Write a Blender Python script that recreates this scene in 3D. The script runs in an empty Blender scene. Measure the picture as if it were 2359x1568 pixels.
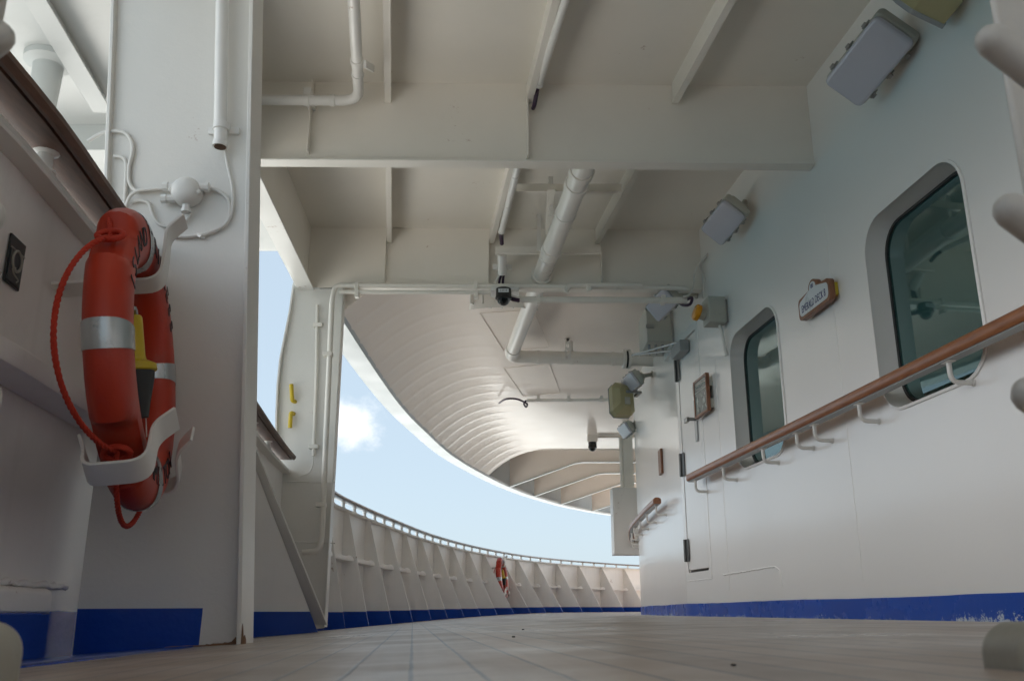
import bpy, bmesh, math, random
from mathutils import Vector, Matrix
random.seed(7)
R = math.radians
S = bpy.context.scene
COL = S.collection
CZ = 0.05                                  # lens height above the deck's centre line
PITCH = R(16.6)
FPX, CX, CY = 2100.0, 1179.5, 784.0
cP, sP = math.cos(PITCH), math.sin(PITCH)

# ------------------------------------------------------------------ camera
cam = bpy.data.cameras.new('camera'); camo = bpy.data.objects.new('camera', cam); COL.objects.link(camo)
cam.sensor_width = 36; cam.lens = FPX / 2359 * 36
camo.location = (0, 0, CZ); camo.rotation_euler = (R(90) + PITCH, 0, 0)
cam.clip_start = 0.02; cam.clip_end = 60000
cam.dof.use_dof = True; cam.dof.focus_distance = 4.2; cam.dof.aperture_fstop = 13
S.camera = camo

# ------------------------------------------------------------------ light
SUN_EL, SUN_AZ = R(69), R(128)             # azimuth from +Y towards +X: behind right of the lens
w = bpy.data.worlds.new('World'); S.world = w; w.use_nodes = True
nt = w.node_tree; nd = nt.nodes; lk = nt.links
bg = nd['Background']
sky = nd.new('ShaderNodeTexSky'); sky.sky_type = 'NISHITA'; sky.sun_disc = False
sky.sun_elevation = SUN_EL; sky.sun_rotation = SUN_AZ
sky.air_density = 1.0; sky.dust_density = 1.6; sky.ozone_density = 1.0; sky.altitude = 0
tc = nd.new('ShaderNodeTexCoord')
def cloud(direction, radius, stretch, prev, seed, bright=7.6, soft=.45):
    d = Vector(direction).normalized()
    sub = nd.new('ShaderNodeVectorMath'); sub.operation = 'SUBTRACT'; sub.inputs[1].default_value = d
    lk.new(tc.outputs['Generated'], sub.inputs[0])
    sc = nd.new('ShaderNodeVectorMath'); sc.operation = 'MULTIPLY'; sc.inputs[1].default_value = (1/radius/stretch, 1/radius/stretch, 1/radius)
    lk.new(sub.outputs[0], sc.inputs[0])
    ln = nd.new('ShaderNodeVectorMath'); ln.operation = 'LENGTH'; lk.new(sc.outputs[0], ln.inputs[0])
    nz = nd.new('ShaderNodeTexNoise'); nz.inputs['Scale'].default_value = 2.2; nz.inputs['Detail'].default_value = 8
    nz.inputs['Roughness'].default_value = .62; nz.noise_dimensions = '4D'; nz.inputs['W'].default_value = seed
    lk.new(sc.outputs[0], nz.inputs['Vector'])
    ad = nd.new('ShaderNodeMath'); ad.operation = 'MULTIPLY_ADD'; ad.inputs[1].default_value = -.75; lk.new(ln.outputs['Value'], ad.inputs[0])
    lk.new(nz.outputs[0], ad.inputs[2])
    mr = nd.new('ShaderNodeMapRange'); mr.interpolation_type = 'SMOOTHSTEP'
    mr.inputs[1].default_value = 0.0; mr.inputs[2].default_value = soft; mr.inputs[4].default_value = .9
    lk.new(ad.outputs[0], mr.inputs[0])
    mx = nd.new('ShaderNodeMix'); mx.data_type = 'RGBA'; lk.new(mr.outputs[0], mx.inputs[0]); lk.new(prev, mx.inputs[6])
    mx.inputs[7].default_value = (bright * .985, bright, bright * 1.02, 1)
    return mx.outputs[2]
# thin high haze everywhere: a pale veil over the clear-sky blue
veil = nd.new('ShaderNodeMix'); veil.data_type = 'RGBA'; veil.inputs[0].default_value = .75
lk.new(sky.outputs[0], veil.inputs[6]); veil.inputs[7].default_value = (4.15, 5.05, 5.75, 1)
def ray(x, y):
    u = (x - CX) / FPX; v = (CY - y) / FPX
    return (u, cP - v * sP, sP + v * cP)
o = cloud(ray(806, 975), .050, 1.25, veil.outputs[2], 1.3)
o = cloud((.74, .62, .28), .36, 1.4, o, 4.0, 24, .25)         # added bank ahead to starboard, out of view, brightens the bow
o = cloud((-.97, .02, .30), .42, 1.5, o, 7.0, 38, .25)       # added unseen bank off the port side, extra bright to light the walkway
o = cloud((-.80, -.62, .30), .38, 1.4, o, 9.0, 20, .25)  # added bank on the port quarter, also unseen, for more fill light
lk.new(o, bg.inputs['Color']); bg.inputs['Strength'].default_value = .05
sun = bpy.data.lights.new('sun', 'SUN'); suno = bpy.data.objects.new('sun', sun); COL.objects.link(suno)
sun.energy = 5.0; sun.angle = R(.55); sun.color = (1, .955, .89)
sd = Vector((math.sin(SUN_AZ) * math.cos(SUN_EL), math.cos(SUN_AZ) * math.cos(SUN_EL), math.sin(SUN_EL)))
suno.rotation_euler = sd.to_track_quat('Z', 'Y').to_euler(); suno.location = sd * 60
S.view_settings.view_transform = 'Standard'; S.view_settings.look = 'None'
S.view_settings.exposure = 1.74; S.view_settings.gamma = 1; S.view_settings.use_curve_mapping = False
S.render.engine = 'CYCLES'
S.cycles.max_bounces = 10; S.cycles.diffuse_bounces = 7; S.cycles.glossy_bounces = 5
S.cycles.caustics_reflective = False; S.cycles.caustics_refractive = False

# ------------------------------------------------------------------ measures
def at(x, y, Y=None, z=None, X=None):
    d = ray(x, y)
    if Y is not None: t = Y / d[1]
    elif z is not None: t = z / d[2]
    else: t = X / d[0]
    return Vector((d[0] * t, d[1] * t, d[2] * t + CZ))
def onwall(x, y, off=0):
    d = ray(x, y); t = (2.252 - off) / (d[0] + .1044 * d[1])
    return Vector((d[0] * t, d[1] * t, d[2] * t + CZ))
def sheer(Y): return .04 * ((Y - 9) / 13) ** 2 if Y > 9 else 0.0
def fz(X, Y):
    f = max(0.0, min(1.0, (Y - 8) / 3)); X = max(-1.8, min(2.2 + (1.35 - 2.2) * f, X))
    return .0042 + .0365 * X - .0164 * X * X + sheer(Y)
def catmull(pts, n):
    out = []
    P = [Vector(p) for p in pts]
    P = [2 * P[0] - P[1]] + P + [2 * P[-1] - P[-2]]
    for i in range(1, len(P) - 2):
        for k in range(n):
            t = k / n
            a, b, c_, d = P[i - 1], P[i], P[i + 1], P[i + 2]
            out.append(.5 * ((2 * b) + (c_ - a) * t + (2 * a - 5 * b + 4 * c_ - d) * t * t + (3 * b - a - 3 * c_ + d) * t ** 3))
    out.append(P[-2]); return out
class Path2:                                # a curve on plan, sampled by arc length
    def __init__(s, pts, n=12):
        s.p = catmull([(x, y) for x, y in pts], n); s.L = [0.0]
        for a, b in zip(s.p, s.p[1:]): s.L.append(s.L[-1] + (b - a).length)
        s.len = s.L[-1]
    def at(s, d):
        d = max(0, min(s.len, d))
        for i in range(len(s.L) - 1):
            if s.L[i + 1] >= d:
                f = (d - s.L[i]) / (s.L[i + 1] - s.L[i] or 1)
                return s.p[i].lerp(s.p[i + 1], f)
        return s.p[-1]
    def tan(s, d):
        v = s.at(d + .06) - s.at(d - .06); return v.normalized()
    def off(s, d, o):                       # o > 0 goes inboard (right of the tangent)
        t = s.tan(d); return s.at(d) + Vector((t.y, -t.x)) * o
    def sY(s, Y):
        for i in range(len(s.p) - 1):
            if s.p[i].y <= Y <= s.p[i + 1].y:
                f = (Y - s.p[i].y) / (s.p[i + 1].y - s.p[i].y or 1)
                return s.L[i] + f * (s.L[i + 1] - s.L[i])
        return s.len if Y > s.p[-1].y else 0.0
RAIL = Path2([(-1.0, -6), (-1.0, -3), (-1.0, 0), (-1.03, 1.6), (-1.095, 2.35), (-1.343, 4.46), (-1.592, 6.66), (-1.678, 8.65), (-1.612, 9.9),
              (-1.44, 11.6), (-1.13, 13.95), (-.6, 16.35), (.2, 18.75), (1.15, 20.5), (2.2, 21.9), (3.2, 22.95), (4.7, 24), (6.6, 24.8), (9, 25.2)])
EDGE = Path2([(-1.62, 6.6), (-1.6, 7.3), (-1.585, 8.1), (-1.55, 9.35), (-1.5, 10.37), (-1.4, 11.5), (-1.12, 13.8), (-.62, 16.1), (-.17, 17.7),
              (.3, 19), (1.2, 20.95), (2.5, 22.8), (4.2, 24.2), (6.5, 25), (9, 25.4)])
WALL = Path2([(2.252 + .1044 * 9, -9), (2.252, 0), (1.834, 4), (1.521, 7.0), (1.479, 7.4), (1.4586, 7.6), (1.448, 7.7), (1.4395, 7.8), (1.445, 8.05), (1.472, 8.7), (1.505, 9.8), (1.61, 11.7), (1.86, 13.6), (2.28, 15.8), (3.0, 18.2), (3.9, 19.3), (5.4, 19.9), (7, 20.1), (9, 20.2)])
def Xw(Y): return WALL.at(WALL.sY(Y)).x
def platex(Y): return RAIL.off(RAIL.sY(Y), -.115).x
ZTOP, ZB, ZRAIL = 3.0 + CZ, 2.47 + CZ, 1.1 + CZ
WD = Vector((-.1044, 1, 0)).normalized()    # along the deckhouse wall, going forward
WN = Vector((-1, -.1044, 0)).normalized()   # out of the wall, towards the walkway
def wallM(Y, z, off=0):                     # frame on the wall: x towards the lens, y up, z out of the wall
    p = Vector((2.252 - .1044 * Y, Y, z)) + WN * off
    return Matrix.Translation(p) @ Matrix((-WD, (0, 0, 1), WN)).transposed().to_4x4()

# ------------------------------------------------------------------ materials
def material(name):
    m = bpy.data.materials.new(name); m.use_nodes = True
    return m, m.node_tree.nodes, m.node_tree.links, m.node_tree.nodes['Principled BSDF']
def paint(name, col, rough=.38, bump=.08, scale=55, var=.06, dirt=0.0, rust=0.0, coat=0.0, wave=0.0, streak=0.0, metal=0.0, chips=0.0, spec=.5, rvar=.2, vbrush=0):
    m, n, l, b = material(name)
    b.inputs['Roughness'].default_value = rough; b.inputs['Metallic'].default_value = metal
    b.inputs['Specular IOR Level'].default_value = spec
    if coat: b.inputs['Coat Weight'].default_value = coat; b.inputs['Coat Roughness'].default_value = .12
    tcn = n.new('ShaderNodeTexCoord'); V = tcn.outputs['Object']
    def noise(sc, det=5, ro=.6, vec=None):
        x = n.new('ShaderNodeTexNoise'); x.inputs['Scale'].default_value = sc; x.inputs['Detail'].default_value = det; x.inputs['Roughness'].default_value = ro
        l.new(vec or V, x.inputs['Vector']); return x.outputs[0]
    def mix(f, a, bcol):
        x = n.new('ShaderNodeMix'); x.data_type = 'RGBA'; l.new(f, x.inputs[0])
        if isinstance(a, tuple): x.inputs[6].default_value = a
        else: l.new(a, x.inputs[6])
        x.inputs[7].default_value = bcol; return x.outputs[2]
    def rng(v, a, b_, c=0., d=1.):
        x = n.new('ShaderNodeMapRange'); x.inputs[1].default_value = a; x.inputs[2].default_value = b_; x.inputs[3].default_value = c; x.inputs[4].default_value = d
        l.new(v, x.inputs[0]); return x.outputs[0]
    c4 = (*col, 1)
    dark = tuple(v * (1 - var * 2) for v in col) + (1,)
    cur = mix(rng(noise(1.7), .35, .7), c4, dark)
    if streak:
        mp = n.new('ShaderNodeMapping'); mp.inputs['Scale'].default_value = (9, 9, .35); l.new(V, mp.inputs[0])
        cur = mix(rng(noise(1.6, 6, .65, mp.outputs[0]), .52, .8, 0, streak), cur, (.30, .25, .19, 1))
    if dirt: cur = mix(rng(noise(3.3, 8, .7), .56, .78, 0, dirt), cur, (.22, .18, .14, 1))
    if rust:
        r1 = noise(14, 8, .72); r2 = noise(2.2, 3)
        ml = n.new('ShaderNodeMath'); ml.operation = 'MULTIPLY'; l.new(r1, ml.inputs[0]); l.new(r2, ml.inputs[1])
        cur = mix(rng(ml.outputs[0], .405 - .05 * rust, .47 - .05 * rust), cur, (.23, .085, .025, 1))
    if chips:
        mp = n.new('ShaderNodeMapping'); mp.inputs['Scale'].default_value = (1, 1, 1); l.new(V, mp.inputs[0])
        r1 = noise(38, 10, .8, mp.outputs[0]); r2 = noise(1.4, 2)
        sx = n.new('ShaderNodeSeparateXYZ'); l.new(V, sx.inputs[0])
        hz = rng(sx.outputs[2], -.005, .075, .16, -.10)
        a1 = n.new('ShaderNodeMath'); a1.operation = 'ADD'; l.new(r1, a1.inputs[0]); l.new(hz, a1.inputs[1])
        a2 = n.new('ShaderNodeMath'); a2.operation = 'MULTIPLY_ADD'; a2.inputs[1].default_value = .5; l.new(r2, a2.inputs[0]); l.new(a1.outputs[0], a2.inputs[2])
        cur = mix(rng(a2.outputs[0], .87, .91, 0, chips), cur, (.62, .68, .72, 1))
    l.new(cur, b.inputs['Base Color'])
    rv = None
    if vbrush:
        vb_ = n.new('ShaderNodeMapping'); vb_.inputs['Scale'].default_value = (8, 8, .35); l.new(V, vb_.inputs[0]); rv = vb_.outputs[0]
    rr = rng(noise(2.6, 6, .6, rv), .3, .75, rough * (1 - rvar), rough * (1 + rvar)); l.new(rr, b.inputs['Roughness'])
    bp = n.new('ShaderNodeBump'); bp.inputs['Strength'].default_value = bump; bp.inputs['Distance'].default_value = .01
    l.new(noise(scale, 3), bp.inputs['Height']); last = bp
    if wave:
        b2 = n.new('ShaderNodeBump'); b2.inputs['Strength'].default_value = wave; b2.inputs['Distance'].default_value = .06
        l.new(noise(1.6, 2), b2.inputs['Height']); l.new(bp.outputs[0], b2.inputs['Normal']); last = b2
    l.new(last.outputs[0], b.inputs['Normal'])
    return m
M = {}
M['wall'] = paint('white_gloss_wall_paint', (.86, .84, .81), .34, .04, 70, .0, wave=.11, coat=.5, rvar=.16, vbrush=1)
M['ceil'] = paint('cream_ceiling_paint', (.80, .765, .70), .42, .06, 60, .02, wave=.06, dirt=.05, rust=.05)
M['soffit'] = paint('glossy_soffit_paint', (.83, .76, .695), .38, .01, 40, .02, dirt=.05, coat=.3)
M['white'] = paint('white_steel_paint', (.74, .72, .68), .36, .07, 70, .02, dirt=.07, rust=.25, wave=.04)
M['bulwark'] = paint('bulwark_white_paint', (.88, .855, .825), .40, .06, 60, .03, dirt=.10, rust=.1, wave=.10, streak=.10)
M['rack'] = paint('scuffed_rack_paint', (.58, .565, .52), .45, .12, 40, .05, dirt=.35, rust=.35)
M['rackfoot'] = paint('grubby_rack_foot', (.36, .34, .28), .5, .15, 40, .08, dirt=.5, rust=.4)
M['pipe'] = paint('white_pipe_paint', (.77, .76, .73), .32, .05, 90, .03, dirt=.12, rust=.35)
M['platform'] = paint('platform_white_paint', (.62, .62, .60), .4, .05, 60, .03, dirt=.1)
M['bigpipe'] = paint('cream_pipe_paint', (.80, .765, .71), .33, .03, 90, .03, dirt=.10, rust=.3)
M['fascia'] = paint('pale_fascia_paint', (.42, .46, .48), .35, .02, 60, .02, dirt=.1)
M['blue'] = paint('blue_deck_paint', (.010, .062, .38), .22, .12, 45, .10, dirt=.0)
M['bluechip'] = paint('chipped_blue_paint', (.011, .085, .48), .28, .10, 45, .08, chips=.9)
M['orange'] = paint('orange_red_plastic', (.50, .036, .010), .45, .06, 120, .14, dirt=.45)
M['rope'] = paint('red_rope', (.50, .03, .008), .75, .25, 200, .12)
M['silver'] = paint('silver_reflective_tape', (.50, .52, .52), .28, .05, 90, .12, metal=.55)
M['steel'] = paint('brushed_steel', (.45, .45, .44), .35, .05, 90, .1, metal=.9, rust=.2)
M['hinge'] = paint('dark_hinge_steel', (.16, .16, .155), .4, .05, 90, .1, metal=.6, rust=.2)
M['black'] = paint('black_rubber', (.02, .02, .02), .5, .05, 80, .1)
M['purple'] = paint('purple_cable_sheath', (.035, .012, .04), .45, .02, 80, .1)
M['yellow'] = paint('yellow_paint', (.62, .45, .02), .4, .06, 60, .06, dirt=.25)
M['amber'] = paint('amber_plastic', (.80, .33, .01), .3, .02, 60, .05)
M['greybox'] = paint('grey_enclosure_paint', (.50, .49, .43), .45, .05, 70, .05, dirt=.2, rust=.1)
M['olive'] = paint('olive_cream_speaker_plastic', (.44, .39, .21), .45, .05, 70, .06, dirt=.15)
M['lens'] = paint('frosted_floodlight_lens', (.58, .565, .62), .25, .03, 200, .03, coat=.4)
M['grey'] = paint('grey_metal_paint', (.33, .34, .34), .4, .05, 70, .06, dirt=.15)
M['darkplate'] = paint('dark_grey_sign_panel', (.035, .042, .045), .35, .03, 70, .1)
M['signwhite'] = paint('white_sign_face', (.66, .70, .72), .3, .01, 60, .02)
M['ink'] = paint('dark_blue_lettering', (.03, .035, .14), .5, .01, 60, .02)
M['greenpanel'] = paint('grey_green_sign_panel', (.085, .115, .10), .3, .01, 60, .05)
M['palegraphic'] = paint('pale_sign_graphics', (.62, .66, .62), .4, .01, 60, .02)
M['letter'] = paint('black_stencil_lettering', (.035, .025, .03), .6, .01, 60, .02)
M['hull'] = paint('white_hull_paint', (.75, .75, .74), .45, .02, 20, .02)
M['bouncedeck'] = paint('bounce_deck_coating', (.33, .33, .32), .7, .1, 4, .05, dirt=.15)
M['bounce_foredeck'] = paint('pale_bounce_coating', (.68, .69, .675), .7, .1, 4, .05, dirt=.15)
def woodmat(name, col, dark, rough, coat, axis):
    m, n, l, b = material(name)
    tcn = n.new('ShaderNodeTexCoord'); mp = n.new('ShaderNodeMapping'); mp.inputs['Scale'].default_value = axis
    l.new(tcn.outputs['Object'], mp.inputs[0])
    a = n.new('ShaderNodeTexNoise'); a.inputs['Scale'].default_value = 2.0; a.inputs['Detail'].default_value = 8; a.inputs['Roughness'].default_value = .65; l.new(mp.outputs[0], a.inputs[0])
    cr = n.new('ShaderNodeValToRGB'); cr.color_ramp.elements[0].position = .3; cr.color_ramp.elements[1].position = .72
    cr.color_ramp.elements[0].color = (*dark, 1); cr.color_ramp.elements[1].color = (*col, 1); l.new(a.outputs[0], cr.inputs[0])
    l.new(cr.outputs[0], b.inputs['Base Color']); b.inputs['Roughness'].default_value = rough
    b.inputs['Coat Weight'].default_value = coat; b.inputs['Coat Roughness'].default_value = .15
    bp = n.new('ShaderNodeBump'); bp.inputs['Strength'].default_value = .15; bp.inputs['Distance'].default_value = .004; l.new(a.outputs[0], bp.inputs['Height']); l.new(bp.outputs[0], b.inputs['Normal'])
    return m
M['teak'] = woodmat('varnished_rail_wood', (.35, .13, .045), (.20, .066, .022), .36, .3, (30, 2.5, 30))
M['weathered'] = woodmat('weathered_rail_wood', (.19, .10, .065), (.085, .05, .036), .6, .1, (25, 3, 25))
M['farrail'] = woodmat('dull_bow_rail_wood', (.30, .24, .20), (.19, .145, .12), .32, .5, (25, 3, 25))
M['signwood'] = woodmat('sign_frame_wood', (.30, .12, .05), (.16, .055, .022), .45, .3, (40, 40, 8))
def deckmat():
    m, n, l, b = material('worn_teak_planks')
    tcn = n.new('ShaderNodeTexCoord')
    rot = n.new('ShaderNodeMapping'); rot.inputs['Rotation'].default_value = (0, 0, -.104); l.new(tcn.outputs['Object'], rot.inputs[0])
    sx = n.new('ShaderNodeSeparateXYZ'); l.new(rot.outputs[0], sx.inputs[0])
    def math_(op, a, v, c=None):
        x = n.new('ShaderNodeMath'); x.operation = op
        (l.new(a, x.inputs[0]) if not isinstance(a, float) else setattr(x.inputs[0], 'default_value', a))
        if v is not None: (l.new(v, x.inputs[1]) if not isinstance(v, (int, float)) else setattr(x.inputs[1], 'default_value', v))
        if c is not None: x.inputs[2].default_value = c
        return x.outputs[0]
    PW = .056
    nzw = n.new('ShaderNodeTexNoise'); nzw.inputs['Scale'].default_value = 9; l.new(rot.outputs[0], nzw.inputs[0])
    wob = math_('MULTIPLY_ADD', nzw.outputs[0], .0035, -.00175)
    u = math_('DIVIDE', math_('ADD', sx.outputs[0], wob), PW)
    fr = math_('FRACT', u, None); pid = math_('FLOOR', u, None)
    edge = math_('ABSOLUTE', math_('SUBTRACT', fr, .5), None)
    line = n.new('ShaderNodeMapRange'); line.inputs[1].default_value = .452; line.inputs[2].default_value = .478; l.new(edge, line.inputs[0])
    wn = n.new('ShaderNodeTexWhiteNoise'); wn.noise_dimensions = '1D'; l.new(pid, wn.inputs['W'])
    # butt joints, staggered plank by plank
    vy = math_('ADD', math_('DIVIDE', sx.outputs[1], 1.9), math_('MULTIPLY', wn.outputs[0], 1.0))
    bj = math_('ABSOLUTE', math_('SUBTRACT', math_('FRACT', vy, None), .5), None)
    bjm = n.new('ShaderNodeMapRange'); bjm.inputs[1].default_value = .4988; bjm.inputs[2].default_value = .4994; l.new(bj, bjm.inputs[0])
    lines = math_('MAXIMUM', line.outputs[0], bjm.outputs[0])
    mp = n.new('ShaderNodeMapping'); mp.inputs['Scale'].default_value = (60, 2.4, 1); l.new(rot.outputs[0], mp.inputs[0])
    g = n.new('ShaderNodeTexNoise'); g.inputs['Scale'].default_value = 1; g.inputs['Detail'].default_value = 6; l.new(mp.outputs[0], g.inputs[0])
    st = n.new('ShaderNodeTexNoise'); st.inputs['Scale'].default_value = 2.3; st.inputs['Detail'].default_value = 7; st.inputs['Roughness'].default_value = .65; l.new(rot.outputs[0], st.inputs[0])
    cr = n.new('ShaderNodeValToRGB'); e = cr.color_ramp.elements; e[0].position = .25; e[1].position = .8
    e[0].color = (.28, .215, .17, 1); e[1].color = (.44, .35, .285, 1); l.new(math_('ADD', math_('MULTIPLY', g.outputs[0], .6), math_('MULTIPLY', wn.outputs[0], .4)), cr.inputs[0])
    mr = n.new('ShaderNodeMapRange'); mr.inputs[1].default_value = .45; mr.inputs[2].default_value = .7; mr.inputs[4].default_value = .75; l.new(st.outputs[0], mr.inputs[0])
    mx = n.new('ShaderNodeMix'); mx.data_type = 'RGBA'; l.new(mr.outputs[0], mx.inputs[0]); l.new(cr.outputs[0], mx.inputs[6]); mx.inputs[7].default_value = (.50, .435, .38, 1)
    m2 = n.new('ShaderNodeMix'); m2.data_type = 'RGBA'; l.new(lines, m2.inputs[0]); l.new(mx.outputs[2], m2.inputs[6]); m2.inputs[7].default_value = (.13, .13, .145, 1)
    l.new(m2.outputs[2], b.inputs['Base Color'])
    ro = n.new('ShaderNodeMapRange'); ro.inputs[1].default_value = .35; ro.inputs[2].default_value = .7; ro.inputs[3].default_value = .42; ro.inputs[4].default_value = .24; l.new(st.outputs[0], ro.inputs[0])
    l.new(ro.outputs[0], b.inputs['Roughness'])
    h = math_('SUBTRACT', math_('MULTIPLY', g.outputs[0], .25), math_('MULTIPLY', lines, .5))
    bp = n.new('ShaderNodeBump'); bp.inputs['Strength'].default_value = .25; bp.inputs['Distance'].default_value = .003; l.new(h, bp.inputs['Height']); l.new(bp.outputs[0], b.inputs['Normal'])
    return m
M['deck'] = deckmat()
def glassmat():
    m, n, l, b = material('dark_teal_window_glass')
    b.inputs['Base Color'].default_value = (.028, .075, .072, 1); b.inputs['Roughness'].default_value = .03
    b.inputs['IOR'].default_value = 2.1; b.inputs['Specular IOR Level'].default_value = .6
    b.inputs['Specular Tint'].default_value = (.72, 1, .98, 1)
    tcn = n.new('ShaderNodeTexCoord'); a = n.new('ShaderNodeTexNoise'); a.inputs['Scale'].default_value = 1.2; l.new(tcn.outputs['Object'], a.inputs[0])
    bp = n.new('ShaderNodeBump'); bp.inputs['Strength'].default_value = .02; bp.inputs['Distance'].default_value = .05; l.new(a.outputs[0], bp.inputs['Height']); l.new(bp.outputs[0], b.inputs['Normal'])
    return m
M['glass'] = glassmat()
def domemat():
    m, n, l, b = material('clear_dome_plastic')
    b.inputs['Base Color'].default_value = (.9, .95, .97, 1); b.inputs['Roughness'].default_value = .03; b.inputs['Transmission Weight'].default_value = 1; b.inputs['IOR'].default_value = 1.25
    return m
M['dome'] = domemat()
def seamat():
    m, n, l, b = material('sea_water')
    b.inputs['Base Color'].default_value = (.035, .085, .11, 1); b.inputs['Roughness'].default_value = .18; b.inputs['IOR'].default_value = 1.33
    tcn = n.new('ShaderNodeTexCoord'); a = n.new('ShaderNodeTexNoise'); a.inputs['Scale'].default_value = .25; a.inputs['Detail'].default_value = 8; l.new(tcn.outputs['Object'], a.inputs[0])
    bp = n.new('ShaderNodeBump'); bp.inputs['Strength'].default_value = .8; bp.inputs['Distance'].default_value = 1.0; l.new(a.outputs[0], bp.inputs['Height']); l.new(bp.outputs[0], b.inputs['Normal'])
    return m
M['sea'] = seamat()
RUST = paint('rusty_steel', (.27, .14, .07), .8, .3, 60, .25, dirt=.6)

# ------------------------------------------------------------------ mesh builder
I4 = Matrix.Identity(4)
class MB:
    def __init__(s): s.v = []; s.f = []; s.m = []
    def add(s, vs, fs, mi=0, T=None):
        k = len(s.v)
        s.v += [tuple((T @ Vector(p)) if T else p) for p in vs]
        s.f += [tuple(i + k for i in f) for f in fs]; s.m += [mi] * len(fs); return s
    def box(s, x0, x1, y0, y1, z0, z1, T=None, mi=0):
        vs = [(x, y, z) for z in (z0, z1) for y in (y0, y1) for x in (x0, x1)]
        return s.add(vs, [(0, 2, 3, 1), (4, 5, 7, 6), (0, 1, 5, 4), (2, 6, 7, 3), (0, 4, 6, 2), (1, 3, 7, 5)], mi, T)
    def tube(s, path, r, n=10, T=None, mi=0, cap=True, close=False):
        P = [Vector(p) for p in path]; N = len(P); rs = r if isinstance(r, (list, tuple)) else [r] * N
        tg = []
        for i in range(N):
            a = P[(i - 1) % N] if (close or i > 0) else P[i]; b = P[(i + 1) % N] if (close or i < N - 1) else P[i]
            tg.append((b - a).normalized())
        up = Vector((0, 0, 1)) if abs(tg[0].z) < .9 else Vector((1, 0, 0))
        nr = (up - tg[0] * up.dot(tg[0])).normalized(); vs = []
        for i in range(N):
            nr = (nr - tg[i] * nr.dot(tg[i])).normalized(); bn = tg[i].cross(nr)
            for k in range(n):
                a = 2 * math.pi * k / n; vs.append(P[i] + (nr * math.cos(a) + bn * math.sin(a)) * rs[i])
        fs = []
        for i in range(N if close else N - 1):
            j = (i + 1) % N
            for k in range(n): fs.append((i * n + k, i * n + (k + 1) % n, j * n + (k + 1) % n, j * n + k))
        if cap and not close: fs += [tuple(range(n))[::-1], tuple((N - 1) * n + k for k in range(n))]
        return s.add([tuple(v) for v in vs], fs, mi, T)
    def lathe(s, prof, T=None, n=24, mi=0):          # (radius, height) about local z
        vs = []; fs = []
        for r, h in prof:
            for k in range(n): a = 2 * math.pi * k / n; vs.append((r * math.cos(a), r * math.sin(a), h))
        for i in range(len(prof) - 1):
            for k in range(n): fs.append((i * n + k, i * n + (k + 1) % n, (i + 1) * n + (k + 1) % n, (i + 1) * n + k))
        if prof[0][0] > 1e-5: fs.append(tuple(range(n))[::-1])
        if prof[-1][0] > 1e-5: fs.append(tuple((len(prof) - 1) * n + k for k in range(n)))
        return s.add(vs, fs, mi, T)
    def prism(s, poly, h0, h1, T=None, mi=0):        # polygon in local xy, from z=h0 to z=h1
        n = len(poly); vs = [(x, y, h0) for x, y in poly] + [(x, y, h1) for x, y in poly]
        fs = [tuple(range(n))[::-1], tuple(range(n, 2 * n))] + [(i, (i + 1) % n, n + (i + 1) % n, n + i) for i in range(n)]
        return s.add(vs, fs, mi, T)
    def sweep(s, frames, sec, mi=0, cap=True):       # frames: (point, side, up); sec: (a, b) closed outline
        n = len(sec); vs = []; fs = []
        for p, a, b in frames:
            for x, y in sec: vs.append(tuple(Vector(p) + Vector(a) * x + Vector(b) * y))
        for i in range(len(frames) - 1):
            for k in range(n): fs.append((i * n + k, i * n + (k + 1) % n, (i + 1) * n + (k + 1) % n, (i + 1) * n + k))
        if cap: fs += [tuple(range(n))[::-1], tuple((len(frames) - 1) * n + k for k in range(n))]
        return s.add(vs, fs, mi)
    def grid(s, rows, mi=0):
        nr, nc = len(rows), len(rows[0]); vs = [tuple(p) for r in rows for p in r]
        return s.add(vs, [(i * nc + j, i * nc + j + 1, (i + 1) * nc + j + 1, (i + 1) * nc + j) for i in range(nr - 1) for j in range(nc - 1)], mi)
    def mesh2(s, me, T=None, mi=0):
        s.add([tuple(v.co) for v in me.vertices], [tuple(p.vertices) for p in me.polygons], mi, T); bpy.data.meshes.remove(me); return s
    def plate(s, outline, holes, h0, h1, T=None, mi=0):   # flat plate with holes, thickness h0..h1
        cu = bpy.data.curves.new('tmp', 'CURVE'); cu.dimensions = '2D'; cu.fill_mode = 'BOTH'; cu.extrude = (h1 - h0) / 2
        for pl in [outline] + list(holes):
            sp = cu.splines.new('POLY'); sp.points.add(len(pl) - 1); sp.use_cyclic_u = True
            for q, (x, y) in zip(sp.points, pl): q.co = (x, y, 0, 1)
        ob = bpy.data.objects.new('tmp', cu); me = bpy.data.meshes.new_from_object(ob)
        bpy.data.objects.remove(ob); bpy.data.curves.remove(cu)
        return s.mesh2(me, (T or I4) @ Matrix.Translation((0, 0, (h0 + h1) / 2)), mi)
    def text(s, body, size, T, mi=0, depth=.0012, align='CENTER', xs=1.0):
        cu = bpy.data.curves.new('tmp', 'FONT'); cu.body = body; cu.size = size; cu.extrude = depth; cu.align_x = align; cu.align_y = 'CENTER'
        ob = bpy.data.objects.new('tmp', cu); me = bpy.data.meshes.new_from_object(ob)
        bpy.data.objects.remove(ob); bpy.data.curves.remove(cu)
        return s.mesh2(me, T @ Matrix.Diagonal((xs, 1, 1, 1)), mi)
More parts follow.
